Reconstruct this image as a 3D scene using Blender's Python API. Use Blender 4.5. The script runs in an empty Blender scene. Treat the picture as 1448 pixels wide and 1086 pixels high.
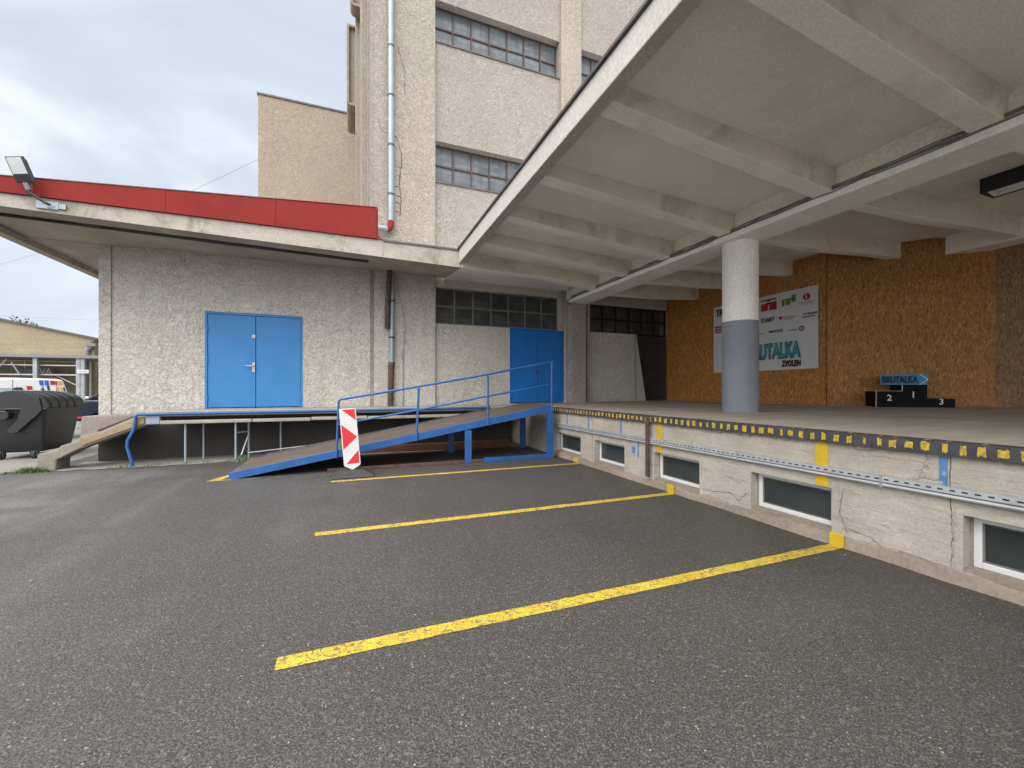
import bpy, bmesh, math, random
from mathutils import Vector, Matrix
random.seed(7)
S = bpy.context.scene
C = S.collection
R = math.radians

# ------------------------------------------------------------------ materials
def newmat(name):
    m = bpy.data.materials.new(name); m.use_nodes = True
    nt = m.node_tree
    return m, nt, nt.nodes['Principled BSDF']

class NB:
    """small node builder"""
    def __init__(s, nt):
        s.nt = nt
        s.tc = nt.nodes.new('ShaderNodeTexCoord')
        s.co = s.tc.outputs['Object']
    def n(s, t, **kw):
        x = s.nt.nodes.new(t)
        for k, v in kw.items():
            setattr(x, k, v)
        return x
    def link(s, a, b): s.nt.links.new(a, b)
    def mapping(s, scale=(1, 1, 1), rot=(0, 0, 0), loc=(0, 0, 0), src=None):
        m = s.n('ShaderNodeMapping')
        m.inputs['Scale'].default_value = scale
        m.inputs['Rotation'].default_value = rot
        m.inputs['Location'].default_value = loc
        s.link(src or s.co, m.inputs['Vector'])
        return m.outputs[0]
    def noise(s, scale, detail=3, rough=.55, dist=0, vec=None, out='Fac'):
        x = s.n('ShaderNodeTexNoise')
        x.inputs['Scale'].default_value = scale
        x.inputs['Detail'].default_value = detail
        x.inputs['Roughness'].default_value = rough
        x.inputs['Distortion'].default_value = dist
        s.link(vec or s.co, x.inputs['Vector'])
        return x.outputs[out]
    def voronoi(s, scale, feature='F1', vec=None, out='Distance', rnd=1):
        x = s.n('ShaderNodeTexVoronoi', feature=feature)
        x.inputs['Scale'].default_value = scale
        x.inputs['Randomness'].default_value = rnd
        s.link(vec or s.co, x.inputs['Vector'])
        return x.outputs[out]
    def ramp(s, fac, stops):
        r = s.n('ShaderNodeValToRGB')
        e = r.color_ramp.elements
        while len(e) < len(stops): e.new(.5)
        for k, (p, c) in enumerate(stops):
            e[k].position = p
            if not hasattr(c, '__len__'): c = (c, c, c)
            e[k].color = (*c[:3], 1)
        s.link(fac, r.inputs[0])
        return r.outputs[0]
    def mix(s, fac, a, b, mode='MIX'):
        x = s.n('ShaderNodeMix', data_type='RGBA', blend_type=mode)
        for i, v in ((0, fac), (6, a), (7, b)):
            if hasattr(v, 'links'): s.link(v, x.inputs[i])
            elif i == 0: x.inputs[0].default_value = v
            else: x.inputs[i].default_value = (*v[:3], 1) if hasattr(v, '__len__') else (v, v, v, 1)
        return x.outputs[2]
    def math(s, op, a, b=0):
        x = s.n('ShaderNodeMath', operation=op)
        for i, v in ((0, a), (1, b)):
            if hasattr(v, 'links'): s.link(v, x.inputs[i])
            else: x.inputs[i].default_value = v
        return x.outputs[0]
    def bump(s, h, strength=.3, dist=.01, normal=None):
        x = s.n('ShaderNodeBump')
        x.inputs['Strength'].default_value = strength
        x.inputs['Distance'].default_value = dist
        s.link(h, x.inputs['Height'])
        if normal: s.link(normal, x.inputs['Normal'])
        return x.outputs[0]

def srgb(r, g, b):
    f = lambda v: (v / 255 / 12.92) if v / 255 <= .04045 else ((v / 255 + .055) / 1.055) ** 2.4
    return (f(r), f(g), f(b))

def dim(c, k): return tuple(min(1, v * k) for v in c)

def plain(name, col, rough=.55, metal=0, var=.12, vscale=3, bump=.0, bscale=80, spec=.5, dirt=0, dirtcol=(.05, .04, .03), dscale=6):
    m, nt, p = newmat(name); b = NB(nt)
    f = b.noise(vscale, 4, .6)
    f2 = b.noise(vscale * 11, 3, .6)
    c = b.mix(b.ramp(f, [(.3, 0), (.7, 1)]), dim(col, 1 - var), dim(col, 1 + var))
    c = b.mix(b.ramp(f2, [(.35, 0), (.65, 1)]), b.mix(1, c, (1 - var * .6,) * 3, 'MULTIPLY'), c)
    if dirt:
        d = b.noise(dscale, 6, .7)
        c = b.mix(b.ramp(d, [(.62 - dirt * .25, 0), (.72, 1)]), c, dirtcol)
    b.link(c, p.inputs['Base Color'])
    p.inputs['Roughness'].default_value = rough
    p.inputs['Metallic'].default_value = metal
    p.inputs['Specular IOR Level'].default_value = spec
    if bump:
        b.link(b.bump(b.noise(bscale, 4, .6), bump, .01), p.inputs['Normal'])
    return m

def stucco(name, col, var=.1, worm=1.15, streak=.25, streakcol=None, scale=7.5, bump=.8, pits=.5):
    """rough cast render: swirling trowel texture, pits, water streaks"""
    m, nt, p = newmat(name); b = NB(nt)
    w = b.noise(scale, 2, .5, 1.0)
    wa = b.noise(scale * 1.2, 2, .5, 1.2, b.mapping((1, 1, 1), loc=(5.3, 2.1, 7.7)))
    lt = b.ramp(b.math('ABSOLUTE', b.math('SUBTRACT', w, .5)), [(.01, 1), (.06, 0)])
    dk_ = b.ramp(b.math('ABSOLUTE', b.math('SUBTRACT', wa, .5)), [(.008, 1), (.045, 0)])
    w2 = b.noise(scale * 3.4, 3, .65, .8)
    patch = b.ramp(b.noise(.8, 3, .6, 0, b.mapping((1, 1, 1), loc=(1, 8, 3))), [(.35, .45), (.6, 1)])
    c = b.mix(b.ramp(b.noise(.55, 4, .6), [(.3, 0), (.7, 1)]), dim(col, 1 - var), dim(col, 1 + var * .6))
    c = b.mix(b.math('MULTIPLY', b.math('MULTIPLY', lt, .42 * worm), patch), c, dim(col, 1.45))
    c = b.mix(b.math('MULTIPLY', b.math('MULTIPLY', dk_, .5 * worm), patch), c, dim(col, .42))
    c = b.mix(b.math('MULTIPLY', b.ramp(w2, [(.38, 1), (.5, 0)]), .22 * worm), c, dim(col, .55))
    c = b.mix(b.math('MULTIPLY', b.ramp(w2, [(.52, 0), (.66, 1)]), .25 * worm), c, dim(col, 1.3))
    if pits:
        v = b.voronoi(7, vec=b.mapping((1, 1, 1), loc=(.3, .2, .7)))
        c = b.mix(b.math('MULTIPLY', b.ramp(v, [(.06, 1), (.12, 0)]), pits), c, dim(col, .3))
    if streak:
        sv = b.mapping((2.4, 2.4, .16))
        st = b.ramp(b.noise(2.2, 5, .65, .2, sv), [(.47, 0), (.72, 1)])
        c = b.mix(b.math('MULTIPLY', st, streak), c, streakcol or dim(col, .5))
    b.link(c, p.inputs['Base Color'])
    p.inputs['Roughness'].default_value = .92
    p.inputs['Specular IOR Level'].default_value = .25
    h = b.math('ADD', b.math('SUBTRACT', b.math('MULTIPLY', lt, .8), b.math('MULTIPLY', dk_, .6)), b.math('MULTIPLY', w2, .8))
    b.link(b.bump(h, bump, .012), p.inputs['Normal'])
    return m

def concrete(name, col, var=.16, scale=1.2, board=None, stain=.3, stcol=None, bump=.25, fine=60):
    m, nt, p = newmat(name); b = NB(nt)
    c = b.mix(b.ramp(b.noise(scale, 6, .65), [(.3, 0), (.7, 1)]), dim(col, 1 - var), dim(col, 1 + var))
    if board:
        g = b.noise(1.3, 5, .7, .3, b.mapping(board))
        c = b.mix(b.ramp(g, [(.4, 0), (.6, .55)]), c, dim(col, .72))
    f = b.noise(fine, 3, .7)
    c = b.mix(b.ramp(f, [(.42, .35), (.52, 0)]), c, dim(col, .6))
    c = b.mix(b.ramp(f, [(.55, 0), (.7, .3)]), c, dim(col, 1.3))
    if stain:
        s_ = b.ramp(b.noise(scale * .7, 7, .72, .6, b.mapping((1, 1, 1), loc=(4, 7, 2))), [(.52, 0), (.66, 1)])
        c = b.mix(b.math('MULTIPLY', s_, stain), c, stcol or dim(col, .5))
    b.link(c, p.inputs['Base Color'])
    p.inputs['Roughness'].default_value = .88
    p.inputs['Specular IOR Level'].default_value = .3
    b.link(b.bump(b.math('ADD', f, b.noise(fine * .2, 4, .6)), bump, .006), p.inputs['Normal'])
    return m

def asphalt_nodes(b):
    big = b.noise(.35, 5, .6, .3)
    mid = b.noise(2.2, 5, .65)
    fine = b.noise(112, 3, .8, .5)
    c = b.mix(b.ramp(big, [(.36, 0), (.62, 1)]), (.05, .047, .0455), (.125, .119, .1165))
    c = b.mix(b.ramp(mid, [(.35, .4), (.6, 0)]), c, (.06, .054, .05))
    # light and shade painted in: paler open yard, browner darker dock side, wandering edge
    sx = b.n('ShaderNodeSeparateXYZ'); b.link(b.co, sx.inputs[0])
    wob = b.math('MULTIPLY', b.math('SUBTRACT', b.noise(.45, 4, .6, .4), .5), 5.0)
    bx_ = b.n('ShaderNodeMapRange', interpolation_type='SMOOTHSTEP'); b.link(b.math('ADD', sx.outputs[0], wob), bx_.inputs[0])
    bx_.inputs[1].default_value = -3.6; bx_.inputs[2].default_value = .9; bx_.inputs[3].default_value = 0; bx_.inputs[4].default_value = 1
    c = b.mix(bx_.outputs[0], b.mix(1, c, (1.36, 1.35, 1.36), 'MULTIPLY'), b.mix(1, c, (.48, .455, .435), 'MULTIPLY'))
    # long lanes polished by tyres
    lane = b.noise(1.0, 4, .55, .7, b.mapping((.75, .12, 1), rot=(0, 0, R(12))))
    lane2 = b.noise(1.0, 4, .6, .5, b.mapping((.16, 1.1, 1), rot=(0, 0, R(-14)), loc=(3, 1, 0)))
    c = b.mix(b.ramp(lane, [(.45, 0), (.60, .8)]), c, (.042, .039, .037))
    c = b.mix(b.ramp(lane2, [(.49, 0), (.60, .75)]), c, (.042, .039, .037))
    oil = b.noise(1.1, 5, .6, .6, b.mapping((1, 1, 1), loc=(2, 9, 0)))
    c = b.mix(b.ramp(oil, [(.63, 0), (.72, .6)]), c, (.036, .033, .031))
    c = b.mix(b.ramp(fine, [(.41, 1), (.49, 0)]), c, (.014, .0135, .013))
    c = b.mix(b.ramp(fine, [(.52, 0), (.64, .8)]), c, (.215, .205, .197))
    md2 = b.noise(30, 4, .7, .6)
    c = b.mix(b.ramp(md2, [(.40, .6), (.5, 0)]), c, (.05, .045, .042))
    c = b.mix(b.ramp(md2, [(.53, 0), (.68, .4)]), c, (.18, .168, .157))
    st = b.voronoi(62)
    stc = b.voronoi(62, out='Color')
    sep = b.n('ShaderNodeSeparateColor'); b.link(stc, sep.inputs[0])
    pick = b.ramp(sep.outputs[0], [(.97, 0), (.98, 1)])
    c = b.mix(b.math('MULTIPLY', pick, b.ramp(st, [(.22, .85), (.36, 0)])), c, (.34, .325, .31))
    pick2 = b.ramp(sep.outputs[1], [(.8, 0), (.84, 1)])
    c = b.mix(b.math('MULTIPLY', pick2, b.ramp(st, [(.3, .7), (.42, 0)])), c, (.02, .019, .019))
    litter = b.voronoi(3.1)
    c = b.mix(b.ramp(litter, [(.012, 1), (.022, 0)]), c, (.42, .4, .36))
    h = b.math('ADD', b.math('MULTIPLY', fine, 1.2), b.math('SUBTRACT', .6, st))
    return c, h

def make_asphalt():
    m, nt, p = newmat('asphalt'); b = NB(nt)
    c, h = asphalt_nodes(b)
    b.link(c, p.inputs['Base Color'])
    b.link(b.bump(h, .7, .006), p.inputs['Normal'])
    p.inputs['Roughness'].default_value = .55
    p.inputs['Specular IOR Level'].default_value = .45
    return m

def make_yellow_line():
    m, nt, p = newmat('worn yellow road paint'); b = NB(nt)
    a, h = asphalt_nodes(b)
    y = b.mix(b.ramp(b.noise(5, 4, .6), [(.3, 0), (.7, 1)]), (.43, .31, .022), (.58, .43, .035))
    y = b.mix(b.ramp(b.noise(95, 3, .75), [(.40, .8), (.5, 0)]), y, (.2, .14, .03))
    wv = b.noise(26, 6, .75, .8)
    wl = b.noise(3, 3, .6)
    wear = b.ramp(b.math('ADD', wv, b.math('MULTIPLY', wl, .25)), [(.53, 1), (.60, 0)])
    b.link(b.mix(b.math('MULTIPLY', wear, .8), y, a), p.inputs['Base Color'])
    b.link(b.bump(h, .5, .005), p.inputs['Normal'])
    p.inputs['Roughness'].default_value = .6
    return m

def make_osb(name, k=1.0, grey=0):
    m, nt, p = newmat(name); b = NB(nt)
    base = Vector((.33, .15, .042)) * k
    if grey: base = base.lerp(Vector((.17, .14, .1)) * k, grey)
    c = None
    warp = b.noise(5, 2, .5, 0, out='Color')
    vadd = b.n('ShaderNodeMix', data_type='RGBA', blend_type='LINEAR_LIGHT')
    vadd.inputs[0].default_value = .05
    b.link(b.co, vadd.inputs[6]); b.link(warp, vadd.inputs[7])
    src = vadd.outputs[2]
    layers = []
    for i, (ang, sc) in enumerate([(15, (48, 48, 13)), (75, (42, 42, 12)), (-40, (50, 50, 14)), (-75, (45, 45, 13))]):
        # the strand layers lie in the board's plane: local x along the board, z up
        v = b.mapping(sc, rot=(0, R(ang), 0), src=src)
        col = b.voronoi(1.0, vec=v, out='Color')
        dst = b.voronoi(1.0, feature='DISTANCE_TO_EDGE', vec=v)
        s_ = b.n('ShaderNodeSeparateColor'); b.link(col, s_.inputs[0])
        layers.append((s_.outputs[0], s_.outputs[1], dst))
    val = layers[0][0]; edge = layers[0][2]
    for (a, sel, d) in layers[1:]:
        f = b.ramp(sel, [(.5, 0), (.54, 1)])
        mx = b.n('ShaderNodeMix', data_type='FLOAT'); b.link(f, mx.inputs[0]); b.link(val, mx.inputs[2]); b.link(a, mx.inputs[3]); val = mx.outputs[0]
        my = b.n('ShaderNodeMix', data_type='FLOAT'); b.link(f, my.inputs[0]); b.link(edge, my.inputs[2]); b.link(d, my.inputs[3]); edge = my.outputs[0]
    c = b.ramp(val, [(0, tuple(base * .48)), (.3, tuple(base * .86)), (.72, tuple(base * 1.1)), (1, tuple(base * 1.7))])
    c = b.mix(b.ramp(edge, [(.0, .5), (.07, 0)]), c, tuple(base * .35))
    c = b.mix(b.ramp(b.noise(1.1, 4, .6), [(.35, .15), (.65, 0)]), c, tuple(base * .6))
    b.link(c, p.inputs['Base Color'])
    b.link(b.bump(val, .2, .003), p.inputs['Normal'])
    p.inputs['Roughness'].default_value = .6
    p.inputs['Specular IOR Level'].default_value = .35
    return m

def make_dockwall():
    m, nt, p = newmat('dock render'); b = NB(nt)
    col = (.41, .37, .318)
    c = b.mix(b.ramp(b.noise(1.3, 6, .65), [(.3, 0), (.7, 1)]), dim(col, .8), dim(col, 1.1))
    hz = b.noise(2.6, 6, .7, 1.2, b.mapping((1, .8, 5)))
    c = b.mix(b.ramp(hz, [(.48, 0), (.66, .6)]), c, dim(col, .6))
    hl_ = b.ramp(b.math('ABSOLUTE', b.math('SUBTRACT', hz, .47)), [(.0, 1), (.02, 0)])
    c = b.mix(b.math('MULTIPLY', hl_, .4), c, dim(col, .5))
    fn = b.noise(45, 4, .7)
    c = b.mix(b.ramp(fn, [(.38, .35), (.5, 0)]), c, dim(col, .55))
    # hairline cracks that follow the trowel marks
    v = b.n('ShaderNodeMix', data_type='RGBA', blend_type='LINEAR_LIGHT'); v.inputs[0].default_value = .22
    b.link(b.mapping((1, .8, 2.2)), v.inputs[6]); b.link(b.noise(3, 4, .6, out='Color'), v.inputs[7])
    cr = b.voronoi(1.7, feature='DISTANCE_TO_EDGE', vec=v.outputs[2])
    msk = b.ramp(b.noise(1.1, 2, .5, vec=b.mapping((1, 1, 1), loc=(3, 1, 9))), [(.5, 0), (.58, 1)])
    crk = b.math('MULTIPLY', b.ramp(cr, [(.004, 1), (.016, 0)]), msk)
    c = b.mix(b.math('MULTIPLY', crk, .35), c, dim(col, .3))
    # patches where the skin of render has come away
    pt = b.ramp(b.noise(2.0, 5, .6, .5, b.mapping((1, 1, 1.6), loc=(8, 2, 5))), [(.6, 0), (.63, 1)])
    c = b.mix(b.math('MULTIPLY', pt, .5), c, (.3, .27, .235))
    b.link(c, p.inputs['Base Color'])
    p.inputs['Roughness'].default_value = .9
    p.inputs['Specular IOR Level'].default_value = .25
    h = b.math('ADD', b.math('ADD', b.noise(9, 4, .6, .6), b.math('MULTIPLY', hz, 1.3)), b.math('MULTIPLY', fn, .35))
    h = b.math('SUBTRACT', b.math('SUBTRACT', h, b.math('MULTIPLY', crk, .6)), b.math('MULTIPLY', pt, .35))
    b.link(b.bump(h, .6, .012), p.inputs['Normal'])
    return m

def make_glass(name, col, rough=.12, grid=None):
    m, nt, p = newmat(name); b = NB(nt)
    c = b.mix(b.ramp(b.noise(.9, 3, .6), [(.35, 0), (.65, 1)]), dim(col, .7), dim(col, 1.25))
    if grid:
        # wired panes: something pale and blurred behind each light
        c = b.mix(b.ramp(b.noise(2.6, 2, .5, 0, b.mapping((1, 1, 1.4))), [(.45, 0), (.62, .7)]), c, grid)
        for sc, ax in ((9, 'x'), (9, 'z')):
            w = b.n('ShaderNodeTexWave', bands_direction='X' if ax == 'x' else 'Z')
            w.inputs['Scale'].default_value = 1.55; w.inputs['Distortion'].default_value = .3
            b.link(b.co, w.inputs['Vector'])
            c = b.mix(b.ramp(w.outputs[0], [(.86, 0), (.95, .35)]), c, dim(col, .55))
    b.link(c, p.inputs['Base Color'])
    p.inputs['Roughness'].default_value = rough
    p.inputs['Specular IOR Level'].default_value = .5
    b.link(b.bump(b.noise(1.5, 2, .5), .04, .02), p.inputs['Normal'])
    return m

def make_wood_plate():
    m, nt, p = newmat('worn ramp boards'); b = NB(nt)
    c = b.mix(b.ramp(b.noise(1.2, 6, .7, .4, b.mapping((.5, 6, 1))), [(.35, 0), (.65, 1)]), (.06, .042, .031), (.115, .085, .063))
    c = b.mix(b.ramp(b.noise(2, 5, .7), [(.54, 0), (.66, .5)]), c, (.17, .11, .07))
    b.link(c, p.inputs['Base Color']); p.inputs['Roughness'].default_value = .85
    b.link(b.bump(b.noise(30, 4, .6), .3, .008), p.inputs['Normal'])
    return m

M = {}
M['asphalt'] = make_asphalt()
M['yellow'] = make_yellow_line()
M['yellow_wall'] = plain('yellow wall paint', (0.489, 0.337, 0.0107), .6, var=.12, bump=.2, bscale=50, dirt=.25, dirtcol=(.4, .34, .22), dscale=9)
M['wall_left'] = stucco('grey cream roughcast', (0.52, 0.485, 0.446), streak=.2, pits=.55)
M['pilaster'] = stucco('cream roughcast', (0.34, 0.305, 0.265), streak=.22, streakcol=(.36, .27, .18), pits=.25)
M['infill'] = stucco('pinkish grey roughcast', (0.308, 0.28, 0.26), streak=.36, streakcol=(.3, .255, .22), pits=.2)
M['wing'] = stucco('beige roughcast', (0.366, 0.311, 0.249), streak=.15, pits=.2, scale=5)
M['eave'] = concrete('weathered eave concrete', (0.389, 0.354, 0.306), stain=.75, stcol=(.17, .14, .11), scale=2.0, fine=30, bump=.4)
M['soffit'] = concrete('soffit concrete', (0.436, 0.39, 0.338), stain=.35, stcol=(.25, .17, .11), board=(1, .6, 1), fine=40)
M['canopy'] = concrete('canopy whitewash', (0.86, 0.835, 0.805), var=.08, stain=.3, stcol=(.5, .45, .38), fine=55, bump=.15, scale=.7)
M['rib'] = concrete('rib whitewash', (0.89, 0.865, 0.83), var=.07, stain=.3, stcol=(.5, .45, .37), fine=50, bump=.18, scale=.9)
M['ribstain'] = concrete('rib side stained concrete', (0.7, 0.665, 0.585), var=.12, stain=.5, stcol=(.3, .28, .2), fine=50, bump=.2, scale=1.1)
M['beam'] = concrete('speckled beam concrete', (0.8, 0.76, 0.69), var=.12, stain=.3, fine=26, bump=.5)
M['edge'] = concrete('edge beam concrete', (0.477, 0.453, 0.422), var=.1, stain=.3, stcol=(.38, .34, .3), fine=28, bump=.35)
M['dark'] = plain('black void', (.012, .011, .01), .9, var=.2)
M['slot'] = plain('dark brown groove', (.035, .026, .021), .9, var=.3)
M['flash'] = plain('dark sheet flashing', (.1, .088, .08), .5, .3, var=.3)
M['red'] = plain('red sheet parapet', (0.22, 0.026, 0.023), .75, spec=.12, var=.1, vscale=1.1, bump=.05, bscale=8, dirt=.05, dirtcol=(.22, .03, .03))
M['blue_door'] = plain('blue door paint', (0.046, 0.2, 0.47), .42, spec=.25, var=.07, vscale=1.4, bump=.16, bscale=5, dirt=.14, dirtcol=(.045, .16, .36), dscale=3)
M['blue_door_shaded'] = plain('shaded blue door paint', (0.006, 0.13, 0.42), .42, spec=.25, var=.07, vscale=1.4, bump=.08, bscale=7, dirt=.08, dirtcol=(.02, .1, .27))  # same paint as the other door, with its shade put into the colour
M['blue'] = plain('blue steel paint', (0.0144, 0.0939, 0.294), .42, var=.16, vscale=3, bump=.12, bscale=30, dirt=.12, dirtcol=(.05, .04, .04), dscale=10)
M['blue_wall'] = plain('faded blue wall paint', (0.072, 0.171, 0.405), .8, var=.2, vscale=6, dirt=.35, dirtcol=(.36, .34, .32), dscale=14)
M['steel'] = plain('galvanised steel', (0.432, 0.446, 0.461), .5, .35, var=.15, vscale=5)
M['zinc'] = plain('painted grey gutter pipe', (0.288, 0.336, 0.384), .45, .3, var=.12, vscale=3)
M['rust'] = plain('rusty brown steel', (.1, .06, .045), .8, .2, var=.35, vscale=6, bump=.25, dirt=.3, dirtcol=(.17, .08, .045))
M['rustplank'] = plain('rust red plank', (0.1, 0.0375, 0.02), .85, var=.3, vscale=3)
M['dockwall'] = make_dockwall()
M['plinth'] = concrete('rough plinth concrete', (.245, .205, .165), stain=.45, stcol=(.2, .17, .14), fine=22, bump=.8)
M['deck'] = concrete('dock deck concrete', (0.406, 0.364, 0.307), board=(.35, 2.2, 1), stain=.35, stcol=(.15, .135, .12), fine=40)
M['stair'] = concrete('broken concrete', (0.243, 0.216, 0.186), stain=.4, stcol=(.2, .175, .14), fine=24, bump=.8)
M['ochre'] = concrete('ochre stained concrete', (0.299, 0.224, 0.139), stain=.45, stcol=(.3, .2, .1), fine=24, bump=.6)
M['apron'] = concrete('pale yard concrete', (0.204, 0.194, 0.18), stain=.4, fine=40)
M['undercroft'] = concrete('shaded plinth wall grey paint', (0.0478, 0.0455, 0.041), stain=.35, fine=24)  # grey paint darkened further to hold the shade under the platform
M['nosing'] = plain('dark steel nosing', (.055, .057, .07), .6, .2, var=.4, vscale=9, bump=.3, dirt=.2, dirtcol=(.09, .055, .035))
M['nosing_y'] = plain('chipped yellow nosing paint', (0.535, 0.383, 0.0229), .65, var=.18, vscale=20, bump=.4, dirt=.7, dirtcol=(.07, .06, .05), dscale=34)
M['pvc'] = plain('white window plastic', (0.561, 0.568, 0.575), .35, var=.05, dirt=.05, dirtcol=(.5, .48, .44))
M['glass_dark'] = make_glass('dark basement glass', (.035, .042, .042), .08)
M['glass_tower'] = make_glass('blue grey wired glass', (.085, .098, .115), .38, grid=(.15, .175, .2))
M['glass_dock'] = make_glass('dull dark glass', (.03, .032, .03), .3, grid=(.07, .075, .07))
M['bar'] = plain('brown window bar', (.075, .04, .035), .6, var=.3, vscale=8)
M['bar_grey'] = plain('grey window bar', (.14, .135, .12), .6, var=.3, vscale=8)
M['osb'] = make_osb('strand board', 1.0)
M['osb_lit'] = make_osb('lit strand board', 1.28)  # same board, the stronger light on this panel put into its colour
M['osb_grey'] = make_osb('greyish strand board', .85, .4)
M['col_white'] = concrete('white column render', (0.84, 0.82, 0.78), var=.08, stain=.12, fine=32, bump=.4)
M['col_blue'] = concrete('blue grey column paint', (0.229, 0.244, 0.285), var=.08, stain=.1, stcol=(.15, .17, .21), fine=48, bump=.4)
M['board_grey'] = plain('grey leaning board', (.3, .285, .26), .8, var=.1)
M['shutter'] = plain('near black door boards', (.022, .021, .02), .7, var=.3)
M['cloth'] = plain('banner cloth', (.58, .585, .595), .75, var=.04, vscale=1.5)
M['ink'] = plain('black ink', (.02, .02, .022), .7)
M['ink_teal'] = plain('teal ink', (.045, .27, .37), .7)
M['ink_red'] = plain('red ink', (.36, .02, .03), .7)
M['ink_green'] = plain('green ink', (.16, .24, .05), .7)
M['ink_white'] = plain('white print', (.72, .72, .72), .7)
M['black'] = plain('black podium paint', (.006, .0055, .006), .8, var=.3, spec=.2)
M['edgewhite'] = plain('white edge strip', (.5, .48, .46), .6)
M['signblue'] = plain('bright blue sign board', (.015, .2, .42), .55)
M['bin'] = plain('dark grey bin plastic', (0.0135, 0.0149, 0.0171), .42, var=.15, vscale=2)
M['rubber'] = plain('black rubber', (.03, .03, .031), .75, var=.25, vscale=10, bump=.2)
M['lamp_black'] = plain('black lamp housing', (.018, .018, .02), .45)
M['lamp_grey'] = plain('grey lamp body', (.1, .1, .105), .4, .4)
M['lens'] = plain('pale lamp lens', (.62, .65, .66), .2)
M['reflector'] = plain('white reflector', (.75, .77, .8), .3)
M['hall'] = concrete('beige hall render', (0.317, 0.267, 0.186), var=.1, stain=.25, stcol=(.36, .3, .2), fine=12, bump=.1, board=(.3, 1, 4))
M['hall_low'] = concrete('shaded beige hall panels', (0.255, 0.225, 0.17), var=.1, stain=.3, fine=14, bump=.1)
M['shedroof'] = plain('grey shed roof edge', (.2, .2, .205), .6, .2)
M['shedpost'] = plain('grey shed steel', (.3, .315, .34), .5, .3)
M['shedrail'] = plain('pale shed rail', (.5, .5, .49), .5, .3)
M['van'] = plain('white van paint', (0.66, 0.677, 0.694), .25, var=.03)
M['van_glass'] = plain('pale van glass', (.3, .38, .41), .15, var=.1)
M['car'] = plain('dark blue car paint', (.018, .025, .05), .2, .3, var=.15)
M['car_glass'] = plain('car glass', (.02, .024, .026), .08)
M['chrome'] = plain('bright lamp', (.6, .6, .62), .2, .4)
M['pblue'] = plain('print blue', (.03, .1, .5), .4)
M['pyel'] = plain('print ochre', (.55, .33, .12), .4)
M['plate_red'] = plain('reflective red film', (.5, .012, .025), .4, var=.07)
M['plate_white'] = plain('reflective white film', (0.518, 0.518, 0.518), .4, var=.07, dirt=.08, dirtcol=(.45, .43, .4))
M['leaf'] = plain('grass blade', (.07, .13, .025), .7, var=.4, vscale=30)
M['leaf2'] = plain('tree leaf', (.07, .1, .035), .7, var=.4, vscale=3)
M['bark'] = plain('bark', (.09, .07, .05), .9, var=.3)
M['wire'] = plain('black cable', (.17, .16, .15), .6)
M['wood'] = make_wood_plate()
M['lip'] = concrete('worn platform edge', (0.36, 0.329, 0.284), board=(1, 1, 6), stain=.45, stcol=(.2, .17, .13), fine=24, bump=.7)
M['paleblue'] = plain('worn pale blue patch', (.3, .34, .42), .8, var=.2, dirt=.3, dirtcol=(.38, .34, .29))
M['crackm'] = plain('crack shadow filler', (.1, .085, .07), .95, var=.3)

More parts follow.
